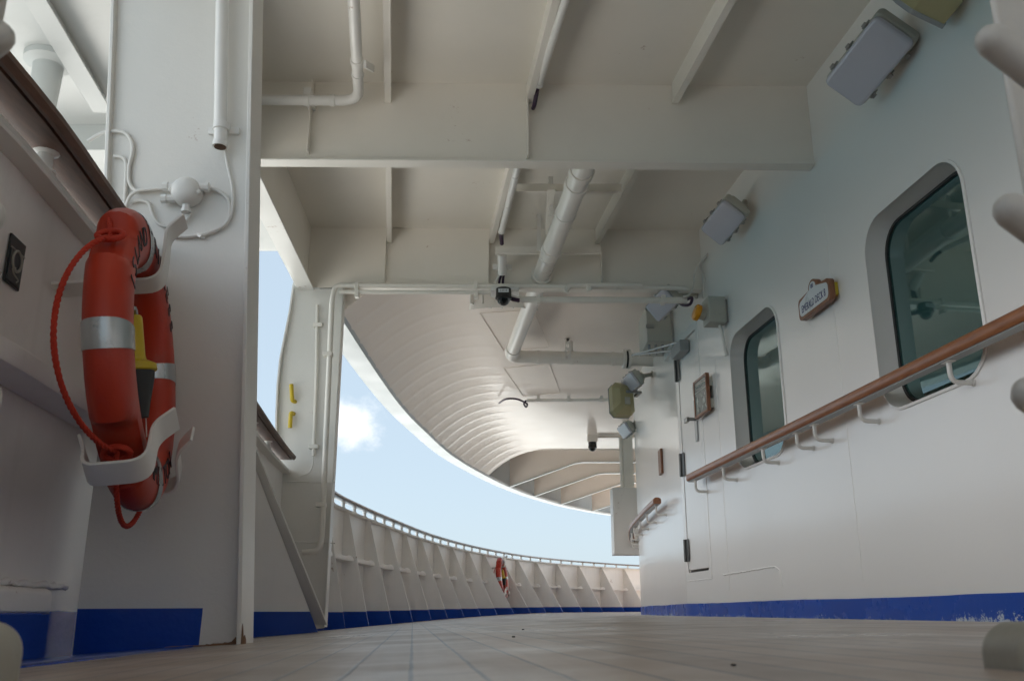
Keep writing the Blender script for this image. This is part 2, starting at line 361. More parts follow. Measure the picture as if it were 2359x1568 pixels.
    def build(s, name, mats, parent=None, smooth=35, bevel=0, label=None, seg=2):
        me = bpy.data.meshes.new(name)
        off = Vector((0, 0, 0)); q = parent
        while q: off += q.location; q = q.parent
        me.from_pydata([tuple(Vector(v) - off) for v in s.v], [], s.f); me.update()
        for m_ in (mats if isinstance(mats, (list, tuple)) else [mats]): me.materials.append(m_)
        if len(me.materials) > 1: me.polygons.foreach_set('material_index', s.m)
        bm = bmesh.new(); bm.from_mesh(me); bmesh.ops.remove_doubles(bm, verts=bm.verts, dist=1e-5); bmesh.ops.recalc_face_normals(bm, faces=bm.faces); bm.to_mesh(me); bm.free()
        if smooth:
            me.polygons.foreach_set('use_smooth', [True] * len(me.polygons)); me.set_sharp_from_angle(angle=R(smooth))
        ob = bpy.data.objects.new(name, me); COL.objects.link(ob); ob.parent = parent
        if bevel:
            md = ob.modifiers.new('bevel', 'BEVEL'); md.width = bevel; md.segments = seg; md.limit_method = 'ANGLE'; md.angle_limit = R(40)
        if label: ob['label'] = label
        return ob
def thing(name, label, cat, loc=(0, 0, 0), group=None):
    ob = bpy.data.objects.new(name, None); COL.objects.link(ob); ob.location = loc; ob.empty_display_size = .1
    ob['label'] = label; ob['category'] = cat
    if group: ob['group'] = group
    return ob
def tag(ob, label, cat, group=None):
    ob['label'] = label; ob['category'] = cat
    if group: ob['group'] = group
    return ob
def structure(ob): ob['kind'] = 'structure'; return ob
def copy_tree(ob, parent=None):
    c = ob.copy(); COL.objects.link(c); c.parent = parent
    for ch in list(ob.children): copy_tree(ch, c)
    return c
def rrect(x0, x1, y0, y1, r, n=8):
    out = []
    for cx, cy, a0 in ((x1 - r, y1 - r, 0), (x0 + r, y1 - r, 90), (x0 + r, y0 + r, 180), (x1 - r, y0 + r, 270)):
        for k in range(n + 1):
            a = R(a0 + 90 * k / n); out.append((cx + r * math.cos(a), cy + r * math.sin(a)))
    return out
def smooth3(pts, n=8): return catmull(pts, n)
def bend(pts, r=.06, n=6):                           # polyline with rounded corners
    P = [Vector(p) for p in pts]; out = [P[0]]
    for a, b, c_ in zip(P, P[1:], P[2:]):
        d1 = (a - b); d2 = (c_ - b); rr = min(r, d1.length * .45, d2.length * .45)
        p0 = b + d1.normalized() * rr; p1 = b + d2.normalized() * rr
        for k in range(n + 1):
            t = k / n; out.append(p0.lerp(b, t).lerp(b.lerp(p1, t), t))
    out.append(P[-1]); return out
def look(z, x=(1, 0, 0), loc=(0, 0, 0)):             # frame whose local z is z
    z = Vector(z).normalized(); x = Vector(x); x = (x - z * x.dot(z)).normalized(); y = z.cross(x)
    return Matrix.Translation(loc) @ Matrix((x, y, z)).transposed().to_4x4()

# ------------------------------------------------------------------ setting: sea, added bounce decks, walkway deck
sea = structure(MB().add([(-20000, -20000, -21), (20000, -20000, -21), (20000, 20000, -21), (-20000, 20000, -21)], [(0, 1, 2, 3)]).build('water', M['sea']))
fd = structure(MB().prism([(-11, 7), (-1.9, 7), (-1.9, 12), (-.8, 17), (2, 22.5), (6, 25.6), (20, 26), (18, 45), (4, 52), (-8, 40), (-11, 20)], -2.8, -2.7).build('bounce_foredeck', M['bounce_foredeck'], smooth=0))  # added deck forward, never in view: bounces sunlight up under the soffit
structure(MB().box(-11, -1.9, -16, 6.9, -2.7, -2.6).build('bounce_lower_deck', M['bouncedeck'], smooth=0))  # added deck below the open side, unseen, throws sunlight up to the ceiling
rows = []
for i in range(0, 160):
    Y = -6 + i * 32 / 159
    x0 = platex(Y) if Y < 25 else 8.5
    rows.append([(x0 + (9 - x0) * t, Y, fz(x0 + (9 - x0) * t, Y)) for t in [0, .03, .06, .09, .12, .16, .2, .24, .28, .32, .36, .4, .5, .7, 1]])
structure(MB().grid(rows).build('deck', M['deck'], smooth=60))
# blue waterway painted along the bulwark foot
rows = []
n = 200
for i in range(n):
    s = RAIL.len * i / (n - 1); p = RAIL.off(s, -.114); Y = p.y
    wd = .37 if Y < 2.7 else (.37 - .25 * min(1, (Y - 2.7) / 3.5))
    wd += .006 * math.sin(i * 2.1) + .004 * math.sin(i * .7)
    rows.append([(q.x, q.y, fz(q.x, q.y) + (.004 if k < 4 else -.003)) for k, q in enumerate(RAIL.off(s, -.114 + wd * f) for f in (0, .33, .66, .985, 1))])
structure(MB().grid(rows).build('waterway', M['blue'], smooth=60))

# ------------------------------------------------------------------ deckhouse wall (right)
wallT = thing('deckhouse_wall', 'long white glossy deckhouse wall with two dark windows, a door and a blue painted foot', 'wall', (1.834, 4, 0))
WT = wallM(0, 0, 0)                                   # x = -distance along the wall, y = z world
k_ = math.sqrt(1 + .1044 ** 2)
def wu(Y): return -Y * k_                             # wall x for a given Y
def win(Y0, Y1, z0, z1, r): return rrect(wu(Y1), wu(Y0), z0, z1, r)
WINS = [(3.47, 4.31, .915 + CZ, 1.885 + CZ, .17), (5.49, 6.36, .945 + CZ, 1.905 + CZ, .17)]
DOOR = (7.17, 7.70, .31 + CZ, 2.235 + CZ)
doorhole = rrect(wu(DOOR[1]), wu(DOOR[0]), DOOR[2], DOOR[3], .012, 2)
mb = MB().plate([(wu(7.78), -.06), (wu(-8.5), -.06), (wu(-8.5), ZTOP), (wu(7.78), ZTOP)], [win(*q) for q in WINS] + [doorhole], -.02, 0, WT)
mb.build('wall_plate', M['wall'], wallT, smooth=30)
mb = MB(); rows = []
s0 = WALL.sY(7.775); nseg = 40
for i in range(nseg + 1):
    p = WALL.at(s0 + (WALL.len - s0) * i / nseg); rows.append([(p.x, p.y, z) for z in (-.06, .6, 1.2, 1.8, 2.4, ZTOP)])
mb.grid(rows).build('curved_wall_plate', M['wall'], wallT, smooth=60)
# blue skirting, standing 3 mm proud
mb = MB(); low = []; top = []
for i in range(0, 260):
    s = WALL.len * i / 259; t = WALL.tan(s); p = WALL.at(s) + Vector((-t.y, t.x)) * .0035
    zf = fz(p.x, p.y); h = .070 + CZ + (0 if p.y < 9 else sheer(p.y)) + random.uniform(-.0012, .0012) + .002 * math.sin(i * .35)
    low.append((p.x, p.y, zf - .02)); top.append((p.x, p.y, h))
mb.grid([low, top]).build('painted_skirting', M['bluechip'], wallT, smooth=60)
for q in WINS:
    y0, y1, z0, z1, r = q
    W = MB(); o0 = win(y0, y1, z0, z1, r); dep = .088; sh = .02
    o1 = win(y0 + sh, y1 - sh, z0 + sh, z1 - sh, r - .01); o2 = win(y0 + sh + .016, y1 - sh - .016, z0 + sh + .016, z1 - sh - .016, r - .02)
    n = len(o0)
    # reveal with a small raised lip on the wall side
    lip = win(y0 - .012, y1 + .012, z0 - .012, z1 + .012, r + .012)
    rings = [(lip, .001), (lip, .008), (o0, .011), (o0, -.002), (o1, -dep)]
    vs = [(x, y, h) for ring, h in rings for x, y in ring]
    fs = [(a * n + i, a * n + (i + 1) % n, (a + 1) * n + (i + 1) % n, (a + 1) * n + i) for a in range(len(rings) - 1) for i in range(n)]
    fr = W.add(vs, fs, 0, WT).build('window', M['wall'], wallT, smooth=50)
    MB().plate(o1, [o2], -dep - .01, -dep + .006, WT).build('gasket', M['black'], fr, smooth=30, bevel=.002)
    MB().plate(o2, [], -dep - .012, -dep - .004, WT).build('pane', M['glass'], fr, smooth=0)
# door
dy0, dy1, dz0, dz1 = DOOR; g = .013
dr = MB().plate(rrect(wu(dy1) + g, wu(dy0) - g, dz0 + g * 1.6, dz1 - g, .012, 3), [], -.035, -.003, WT).build('door', M['wall'], wallT, smooth=30, bevel=.003)
MB().box(wu(dy1) - .03, wu(dy0) + .03, dz0 - .03, dz1 + .03, -.06, -.03, WT).build('door_seal', M['black'], dr, smooth=0)
for z0, z1 in ((1.925, 2.12), (1.10, 1.295), (.40, .58)):
    h = MB().tube([(wu(dy1) - .022, z0 + CZ, .014), (wu(dy1) - .022, z1 + CZ, .014)], .013, 10, WT).box(wu(dy1) - .02, wu(dy1) + .06, z0 + CZ, z1 + CZ, .003, .008, WT)
    h.build('hinge', M['hinge'], dr, bevel=.001)
hp = MB().box(wu(7.30), wu(7.235), 1.32 + CZ, 1.66 + CZ, .0025, .007, WT).build('handle_plate', M['steel'], dr, bevel=.002)
MB().tube([(wu(7.265), 1.50 + CZ, .006), (wu(7.265), 1.50 + CZ, .075)], .014, 10, WT).box(wu(7.33), wu(7.25), 1.475 + CZ, 1.515 + CZ, .06, .085, WT).build('handle', M['steel'], dr, bevel=.004)
MB().plate(rrect(wu(7.30), wu(7.23), 1.685 + CZ, 1.80 + CZ, .03, 5), [], .0025, .006, WT).build('lock_plate', M['greybox'], dr)
cl = MB().box(wu(7.60), wu(7.32), 2.09 + CZ, 2.19 + CZ, .003, .085, WT).build('door_closer', M['grey'], dr, bevel=.008)
tip = wallM(8.0, 2.235 + CZ, .33).translation; base = wallM(7.42, 2.2 + CZ, .05).translation
MB().tube([base, tip], .009, 8).tube([tip + Vector((0, 0, .0)), wallM(7.55, 2.165 + CZ, .03).translation], .008, 8).build('closer_arm', M['steel'], cl)
# weld beads and seams on the wall
mb = MB()
def bead(pts, r=.006, seed=1):
    rr = random.Random(seed); pp = []
    P = [Vector(p) for p in pts]
    for a, b in zip(P, P[1:]):
        m_ = max(2, int((b - a).length / .03))
        for k in range(m_): q = a.lerp(b, k / m_); pp.append((q.x + rr.uniform(-.002, .002), q.y + rr.uniform(-.002, .002), q.z))
    pp.append(tuple(P[-1])); mb.tube(pp, [r * rr.uniform(.7, 1.2) for _ in pp], 6, WT)
bead([(wu(6.83), .262 + CZ, 0), (wu(5.85), .275 + CZ, 0), (wu(5.78), .25 + CZ, 0), (wu(5.76), .15 + CZ, 0)], .007, 2)
bead([(wu(7.75), .245 + CZ, 0), (wu(7.10), .245 + CZ, 0), (wu(7.10), 2.3 + CZ, 0), (wu(7.75), 2.3 + CZ, 0)], .004, 3)
bead([(wu(6.72), .2, 0), (wu(6.72), 1.9, 0)], .003, 4)
bead([(wu(4.72), .2, 0), (wu(4.72), 2.2, 0)], .0025, 5)
mb.build('weld_bead', M['wall'], wallT, smooth=60)

# ------------------------------------------------------------------ handrails on the wall
def wood_section(wd, ht):                              # flat underside, domed top
    return [(-wd / 2, -ht * .3)] + [(-wd / 2 * math.cos(R(a)), ht * .25 + ht * .45 * math.sin(R(a))) for a in range(0, 181, 20)] + [(wd / 2, -ht * .3), (wd / 2 - .008, -ht / 2), (-wd / 2 + .008, -ht / 2)]
def handrail(label, s_list, brs, zc):
    T = thing('handrail', label, 'handrail', tuple(WALL.at(s_list[0])) + (zc,), group='varnished handrails on the deckhouse wall')
    fr = []
    for s in s_list:
        t = WALL.tan(s); nrm = Vector((-t.y, t.x, 0)); p = WALL.at(s); fr.append((Vector((p.x, p.y, zc)) + nrm * .095, -nrm, Vector((0, 0, 1))))
    MB().sweep(fr, wood_section(.075, .052)).build('rail', M['teak'], T, smooth=40)
    MB().sweep([(p + Vector((0, 0, -.029)), a, b) for p, a, b in fr], [(-.024, -.003), (.024, -.003), (.024, .003), (-.024, .003)]).build('backing_strip', M['grey'], T)
    for s in brs:
        t = WALL.tan(s); nrm = Vector((-t.y, t.x, 0)); p = WALL.at(s); b = Vector((p.x, p.y, zc))
        q = [b + nrm * .095 + Vector((0, 0, -.032)), b + nrm * .095 + Vector((0, 0, -.118)), b + nrm * .0 + Vector((0, 0, -.118))]
        br = MB().tube(bend(q, .07, 8), .0105, 10).tube([b + nrm * .0 + Vector((0, 0, -.118)), b + nrm * .006 + Vector((0, 0, -.118))], .016, 10)
        br.box(-.016, .016, -.028, .028, -.002, .002, look((0, 0, 1), nrm, b + nrm * .095 + Vector((0, 0, -.034))))
        br.build('bracket', M['white'], T, smooth=50)
sA, sB = WALL.sY(1.2), WALL.sY(7.19)
handrail('long varnished wooden handrail on white J brackets, running below the two windows', [sA + (sB - sA) * i / 24 for i in range(25)], [WALL.sY(y) for y in (7.08, 6.42, 5.66, 5.14, 4.9, 4.38, 3.6, 2.9, 2.1, 1.4)], 1.012 + CZ)
sA, sB = WALL.sY(8.72), WALL.sY(16.4)
handrail('short curved wooden handrail bending round the far end of the white wall', [sA + (sB - sA) * i / 36 for i in range(37)], [sA + .1 + .78 * i for i in range(10)], 1.012 + CZ)

# ------------------------------------------------------------------ deckhead over the walkway
dh = thing('deckhead', 'cream painted steel ceiling with deep cross beams and stiffeners over the walkway', 'ceiling', (0, 3, ZTOP))
MB().prism([(-1.70, -4.0), (2.252 + .1044 * 4.0, -4.0), (2.252 - .1044 * 7.3, 7.3), (-1.70, 7.3)], ZTOP, ZTOP + .08).build('plating', M['ceil'], dh, smooth=0)
BY = [-3.6, -1.5, .55, 2.65, 4.75, 6.88]
def beamT(Y0):                                         # beams swing a little forward towards the wall
    return Matrix.Translation((0, Y0, 0)) @ Matrix.Rotation(.016, 4, 'Z')
for i, Y0 in enumerate(BY):
    T = beamT(Y0); xl = -1.5 if Y0 < 6 else -1.655; xr = 2.252 - .1044 * Y0 - .003
    b = MB().box(xl, xr, -.006, .006, ZB + .012, ZTOP, T).build('beam', M['ceil'], dh, smooth=0)
    MB().box(xl if Y0 < 6 else -1.41, xr - .01, -.045, .045, ZB, ZB + .014, T).build('flange', M['ceil'], b, bevel=.003)
    if Y0 > 4:
        for xb, z0, z1 in ([(-1.17, ZB + .05, ZTOP - .02), (.09, ZB + .03, ZTOP - .1)] if Y0 < 6 else [(-1.02, ZB + .02, ZTOP - .1), (-.19, ZB + .02, ZTOP - .1), (.72, ZB + .02, ZTOP - .08)]):
            MB().box(xb - .005, xb + .005, -.065, -.006, z0, z1, T).build('tripping_bracket', M['ceil'], b, bevel=.002)
for x475 in (-.74, .09, .95):
    for ya, yb in zip(BY, BY[1:]):
        mb = MB()
        def X(Y): return x475 - .125 * (Y - 4.75)
        fr = [(Vector((X(Y), Y, ZTOP)), Vector((1, 0, 0)), Vector((0, 0, 1))) for Y in (ya + .012, yb - .012)]
        mb.sweep(fr, [(-.006, 0), (-.006, -.10), (-.012, -.135), (.028, -.135), (.03, -.12), (.006, -.10), (.006, 0)])
        mb.build('stiffener', M['ceil'], dh, smooth=30, bevel=.002)
# fore-and-aft girder along the open side
fr = [(Vector((-1.47 - .048 * (Y - 4.75), Y, 0)), Vector((1, 0, 0)), Vector((0, 0, 1))) for Y in (-4, 4.75, 6.87)]
gd = MB().sweep(fr, [(-.076, ZB), (-.076, ZTOP), (-.064, ZTOP), (-.064, ZB)]).build('edge_girder', M['ceil'], dh, smooth=0)
MB().sweep(fr, [(-.135, ZB - .014), (-.005, ZB - .014), (-.005, ZB - .001), (-.135, ZB - .001)]).build('flange', M['white'], gd, bevel=.003)

# platform outside, above the open side
pl = thing('boat_platform', 'bright white underside of the platform hanging outside the open side', 'platform', (-3.5, 2, 2.65))
PZ = 2.62 + CZ
MB().box(-3.7, -1.64, 2.9, 6.42, PZ, PZ + .06).build('plating', M['platform'], pl, smooth=0)
a, b = at(75, -20, z=2.55), at(238, 252, z=2.55)
d = (b - a); a = a - d * .9
mb = MB().tube([], .01) if False else MB()
sd_ = Vector((d.y, -d.x, 0)).normalized()
mb.sweep([(a, sd_, Vector((0, 0, 1))), (b, sd_, Vector((0, 0, 1)))], [(-.006, -.01), (.006, -.01), (.006, .118), (-.006, .118)]).sweep([(a, sd_, Vector((0, 0, 1))), (b, sd_, Vector((0, 0, 1)))], [(-.05, -.022), (.05, -.022), (.05, -.012), (-.05, -.012)])
mb.build('stiffener', M['platform'], pl, bevel=.002)
MB().box(-3.6, -1.66, 4.55, 4.57, PZ - .16, PZ - .001).box(-3.6, -1.66, 5.35, 5.37, PZ - .12, PZ - .001).build('beam', M['platform'], pl, smooth=0)
c0 = at(112, 150, z=2.58)
MB().lathe([(.115, -.001), (.115, -.03), (.07, -.05), (.062, -.30), (.07, -.32), (.07, -.34)], Matrix.Translation((c0.x, c0.y, PZ)), 28).build('pipe_stub', M['platform'], pl)

# ------------------------------------------------------------------ bow soffit
so = thing('bow_soffit', 'curved cream underside of the deck above, ribbed and sweeping round the bow', 'ceiling', (0, 12, 2.8))
SZ, EZ = 2.75 + CZ, 2.28 + CZ
ep = [EDGE.off(EDGE.len * i / 240, .23) for i in range(241)]
def edist(x, y):
    best = 9e9
    for a_, b_ in zip(ep, ep[1:]):
        ab = b_ - a_; t = max(0, min(1, ((x - a_.x) * ab.x + (y - a_.y) * ab.y) / (ab.length_squared or 1)))
        dx = a_.x + ab.x * t - x; dy = a_.y + ab.y * t - y; best = min(best, dx * dx + dy * dy)
    return math.sqrt(best)
def prof(dd): return EZ + (SZ - EZ) * (1 - (1 - min(1, dd / 1.05)) ** 2.3)
def exi(Y):                                            # inner edge x at Y
    for a_, b_ in zip(ep, ep[1:]):
        if a_.y <= Y <= b_.y: return a_.x + (b_.x - a_.x) * (Y - a_.y) / (b_.y - a_.y or 1)
    return ep[-1].x
rows = []
SEND = 15.95; RIB = .42
ncol = 44; nrow = 301
tt = [(k / ncol) ** 1.7 for k in range(ncol + 1)]
for i in range(nrow + 1):
    Y = 6.92 + (SEND - 6.92) * i / nrow; x0 = exi(Y); x1 = Xw(Y) + .02; row = []
    ph = (Y / RIB) % 1.0
    rid = max(0, 1 - abs(ph - .5) / .17)               # narrow welded ridge at every frame
    sag = math.sin(math.pi * ((ph + .5) % 1.0))
    for t in tt:
        x = x0 + (x1 - x0) * t; dd = edist(x, Y)
        near = max(0, 1 - dd / 1.3)
        z = prof(dd) - rid * .0042 * near ** .8 + sag * .0016 * near
        row.append((x, Y, z))
    rows.append(row)
MB().grid(rows).build('plating', M['soffit'], so, smooth=50)
MB().grid([rows[0], [(x, y, SZ + .30) for x, y, z in rows[0]]]).build('start_bulkhead', M['soffit'], so, smooth=0)
mb = MB()
n = 120
fr = []
for i in range(n + 1):
    s = EDGE.sY(6.93) + (EDGE.len - EDGE.sY(6.93)) * i / n; t = EDGE.tan(s); p = EDGE.at(s); fr.append((Vector((p.x, p.y, 0)), Vector((t.y, -t.x, 0)), Vector((0, 0, 1))))
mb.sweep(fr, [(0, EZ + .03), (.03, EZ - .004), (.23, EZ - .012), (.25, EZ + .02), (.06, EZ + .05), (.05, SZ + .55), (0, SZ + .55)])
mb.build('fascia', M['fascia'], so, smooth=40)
# plating and open beams further forward
top = [(p.x, p.y) for p in (EDGE.off(EDGE.len * i / 60, .04) for i in range(61))]
MB().prism([(4.4, 6.95), (-1.6, 6.95)] + [q for q in top if q[1] > 7 and q[0] < 4.4], SZ + .33, SZ + .41).build('upper_plating', M['soffit'], so, smooth=0)
MB().box(exi(SEND) + .02, Xw(SEND), SEND - .012, SEND, SZ - .02, SZ + .33).build('end_bulkhead', M['soffit'], so, smooth=0)
for Y in (17.3, 18.75, 20.2, 21.6):
    x0 = exi(Y) + .01; x1 = min(4.38, Xw(Y) + 1.5); N = 26
    xs_ = [x0 + (x1 - x0) * (k / N) ** 1.6 for k in range(N + 1)]
    pts = [(x, EZ + (SZ - EZ) * min(1, edist(x, Y) / 1.25) - .006) for x in xs_]
    poly = pts + [(x1, SZ + .33), (x0, SZ + .33)]
    TT = Matrix.Translation((0, Y, 0)) @ Matrix.Rotation(R(90), 4, 'X')
    bmesh_ = MB().prism(poly, -.006, .006, TT).build('beam', M['soffit'], so, smooth=0)
    MB().sweep([(Vector((x, Y, z)), Vector((0, 1, 0)), Vector((0, 0, 1))) for x, z in pts], [(-.07, -.012), (.07, -.012), (.07, 0), (-.07, 0)]).build('flange', M['fascia'], bmesh_, smooth=20)
# grab outline of access panels
mb = MB()
def panel(pts):
    q = [at(x, y, z=2.744) for x, y in pts]; q.append(q[0])
    mb.tube(bend(q, .06, 5), .004, 6)
panel([(1105, 722), (1228, 713), (1266, 800), (1160, 808)])
panel([(1160, 848), (1266, 838), (1290, 905), (1205, 912)])
mb.build('panel_outline', M['soffit'], so, smooth=60)

# ------------------------------------------------------------------ bulwark
bw = thing('bulwark', 'white steel bulwark curving along the open side and round the bow, blue foot, sloping stays', 'bulwark', (-1.6, 8, 0))
ZP = 1.0 + CZ
rowb = []; n = 420
zs = [0, 1, 2, 3, 4]
for i in range(n + 1):
    s = RAIL.len * i / n; p = RAIL.off(s, -.115); zf = fz(p.x, p.y)
    hb = .052 + sheer(p.y) * .8 + (.0 if p.y < 9 else min(.085, (p.y - 9) * .008)) + random.uniform(-.0015, .0015) + .002 * math.sin(i * .9)
    rowb.append([(p.x, p.y, zf - .03), (p.x, p.y, hb), (p.x, p.y, hb + .25), (p.x, p.y, .7), (p.x, p.y, ZP)])
mb = MB()
for c_ in range(4): mb.grid([[r[c_] for r in rowb], [r[c_ + 1] for r in rowb]], mi=1 if c_ == 0 else 0)
out_ = []
for i in range(0, n + 1, 6):
    s = RAIL.len * i / n; p = RAIL.off(s, -.135); out_.append([(p.x, p.y, ZP), (p.x, p.y, -3.5)])
mb.grid(out_)
mb.build('bulwark_plate', [M['bulwark'], M['blue']], bw, smooth=60)
def frames(sa, sb, o, z, m_=60):
    f = []
    for i in range(m_ + 1):
        s = sa + (sb - sa) * i / m_; t = RAIL.tan(s); p = RAIL.off(s, o); f.append((Vector((p.x, p.y, z)), Vector((t.y, -t.x, 0)), Vector((0, 0, 1))))
    return f
MB().sweep(frames(0, RAIL.len, -.115, ZP, 200), [(-.03, 0), (.055, 0), (.058, .006), (.055, .024), (-.03, .024)]).build('top_flange', M['white'], bw, smooth=30)
ZL = .50 + CZ
for ya, yb in ((-6, 2.63), (2.67, 6.80), (6.9, 25)):
    MB().sweep(frames(RAIL.sY(ya), RAIL.sY(yb) if yb < 25 else RAIL.len, -.113, ZL, 120), [(0, 0), (.10, 0), (.104, .008), (.104, .045), (.097, .045), (.095, .01), (0, .01)]).build('longitudinal_stiffener', M['bulwark'], bw, smooth=30, bevel=.001)
# thick weld ledge low on the nearest bay
mb = MB(); pp = []
rr = random.Random(3)
for i in range(80):
    s = RAIL.sY(.2) + (RAIL.sY(2.62) - RAIL.sY(.2)) * i / 79; p = RAIL.off(s, -.108); pp.append((p.x, p.y, .118 + rr.uniform(-.003, .003)))
mb.tube(pp, [.009 * rr.uniform(.6, 1.3) for _ in pp], 6).build('weld_bead', M['bulwark'], bw, smooth=60)
fr = frames(RAIL.sY(-3), RAIL.sY(2.47), -.112, 0, 60)
fr = [(p + Vector((0, 0, 0)), a, b) for p, a, b in fr]
db = MB().sweep(fr, [(0, .050), (.026, .050), (.026, .092), (.020, .104), (.008, .110), (0, .110)]).sweep(fr, [(0, -.14), (.026, -.14), (.0262, .050), (0, .050)], mi=1)
db.build('foot_doubler', [M['bulwark'], M['blue']], bw, smooth=50, bevel=.004)
def stay(s, depth, flange=0, top=.05):
    t = RAIL.tan(s); p = RAIL.off(s, -.113); zf = fz(p.x, p.y)
    nrm = Vector((t.y, -t.x, 0)); T = Matrix.Translation((p.x, p.y, 0)) @ Matrix((nrm, (0, 0, 1), nrm.cross(Vector((0, 0, 1))))).transposed().to_4x4()
    zf2 = fz(p.x + nrm.x * depth, p.y + nrm.y * depth)
    hb = .055 + sheer(p.y) * .8 + (0 if p.y < 9 else min(.085, (p.y - 9) * .008))
    hole = [(.075 + .052 * math.cos(R(a)), ZL + .012 + .052 * math.sin(R(a))) for a in range(-10, 191, 20)]
    def xe(z): return depth + (top - depth) * (z - zf2) / (ZP - zf2)
    up = MB().plate([(0, hb), (xe(hb), hb), (top, ZP), (0, ZP)], [hole], -.005, .005, T)
    up.add([(0, zf + .001, -.005), (depth, zf2 + .001, -.005), (xe(hb), hb, -.005), (0, hb, -.005), (0, zf + .001, .005), (depth, zf2 + .001, .005), (xe(hb), hb, .005), (0, hb, .005)],
           [(0, 3, 2, 1), (4, 5, 6, 7), (1, 2, 6, 5), (0, 4, 7, 3)], 1, T)
    ob = up.build('stay', [M['bulwark'], M['blue']], bw, smooth=0)
    if flange:
        MB().add([], []).sweep([(T @ Vector((depth, zf2 + .04, 0)), T.to_3x3() @ Vector((.62, 0, .78)), T.to_3x3() @ Vector((.78, 0, -.62))), (T @ Vector((top, ZP - .004, 0)), T.to_3x3() @ Vector((.62, 0, .78)), T.to_3x3() @ Vector((.78, 0, -.62)))],
                               [(-flange, 0), (flange, 0), (flange, .01), (-flange, .01)]).build('face_flat', M['white'], ob, bevel=.002)
stay(RAIL.sY(5.0), .50, .075, .0)
stay(RAIL.sY(1.0) - .6, .40, 0)
s = RAIL.sY(7.75)
k = 0
while s < RAIL.len - 1.5:
    stay(s, .24 + .40 * min(1, k / 11), 0); s += .93; k += 1

# ------------------------------------------------------------------ bulwark rails
def raised_rail(label, sa, sb, sp, mat, wd=.105):
    p = RAIL.at((sa + sb) / 2)
    T = thing('bulwark_rail', label, 'railing', (p.x, p.y, ZP), group='wooden rails on top of the bulwark')
    m_ = max(12, int((sb - sa) / .15))
    sec = [(-wd / 2, -.010)] + [(-wd / 2 * math.cos(R(a)), .004 + .012 * math.sin(R(a))) for a in range(0, 181, 20)] + [(wd / 2, -.010), (wd / 2 - .012, -.022), (wd / 2 - .022, -.022), (wd / 2 - .024, -.014), (wd / 2 - .029, -.014), (wd / 2 - .031, -.022), (-wd / 2 + .012, -.022)]
    MB().sweep(frames(sa, sb, -wd / 2, ZRAIL, m_), sec).build('rail', mat, T, smooth=40)
    N = max(1, int((sb - sa) / sp)); mb = MB()
    for i in range(N):
        s = sa + .2 + i * sp
        if s > sb - .05: break
        q = RAIL.off(s, -.085)
        MB().lathe([(.030, 0), (.030, .006), (.019, .01), (.019, ZRAIL - .028 - ZP - .024), (.032, ZRAIL - .0225 - ZP - .024)], Matrix.Translation((q.x, q.y, ZP + .0242)), 12).build('post', M['white'], T)
raised_rail('weathered brown wooden rail above the near bulwark, beside the big lifebuoy', RAIL.sY(-5), RAIL.sY(2.635), .62, M['weathered'], .165)
raised_rail('short weathered wooden rail between the two white pillars, its cut end showing', RAIL.sY(2.67), RAIL.sY(6.70), .62, M['weathered'], .165)
raised_rail('long dark rail on many small white posts, curving round the bow bulwark', RAIL.sY(6.95), RAIL.len - .3, .46, M['farrail'], .09)

# ------------------------------------------------------------------ frame pillars
XZ = lambda Y: Matrix.Translation((0, Y, 0)) @ Matrix.Rotation(R(90), 4, 'X')    # local (x, z) drawn on a plane at Y
p1 = thing('frame_pillar', 'near white web pillar rising behind the big lifebuoy, rusty at its foot', 'pillar', (-1.0, 2.65, -.05), group='web frame pillars on the open side')
P1Y = 2.65
lean = .0645
def x1(z): return -.743 - lean * (z - CZ + .08)        # inboard edge
out1 = [(-1.21, -.09), (x1(-.03), -.035), (x1(ZB), ZB), (x1(ZTOP), ZTOP), (-1.45, ZTOP), (-1.36, 2.2), (-1.33, 1.9), (-1.285, 1.35 + CZ), (-1.255, 1.2), (-1.21, ZP)]
MB().prism(out1, -.006, .006, XZ(P1Y)).build('web', M['white'], p1, smooth=0)
fr = [(Vector((x1(z), P1Y, z)), Vector((0, 1, 0)), Vector((1, 0, lean))) for z in (-.034, .5, 1.2, 2.0, ZTOP)]
MB().sweep(fr, [(-.062, -.001), (.062, -.001), (.062, .012), (-.062, .012)]).build('flange', M['white'], p1, bevel=.002)
ed = [(-1.45, ZTOP), (-1.36, 2.2), (-1.33, 1.9), (-1.285, 1.35 + CZ), (-1.26, 1.2)]
MB().sweep([(Vector((x, P1Y, z)), Vector((0, 1, 0)), Vector((1, 0, 0))) for x, z in ed], [(-.03, -.012), (.03, -.012), (.03, 0), (-.03, 0)]).build('outer_flange', M['white'], p1, bevel=.002)
MB().prism([(-1.205, -.088), (-.862, -.050), (-.860, .062), (-1.208, .060)], .0065, .0085, XZ(P1Y)).build('painted_foot', M['blue'], p1, smooth=0)
MB().tube([(x1(-.03) - .21 + .02 * i, P1Y - .010, -.047 + .0012 * i + random.uniform(-.001, .002)) for i in range(11)], .006, 6).build('foot_weld', RUST, p1)
rr = random.Random(5); xf = x1(-.03)
poly = [(xf - .215, -.055), (xf, -.036)] + [(xf - .215 * k / 22, -.036 - .019 * k / 22 + .004 + rr.uniform(0, .009) + (.012 if k < 3 else 0)) for k in range(23)]
MB().prism(poly, .0065, .0080, XZ(P1Y)).build('rust_patch', RUST, p1, smooth=0)
poly = [(P1Y - .0615, -.04), (P1Y - .0615 + .05, -.04), (P1Y - .0615 + .045, -.02), (P1Y - .0615 + .03, -.008), (P1Y - .0615 + .02, -.015), (P1Y - .0615 + .008, .012), (P1Y - .0615, .022)]
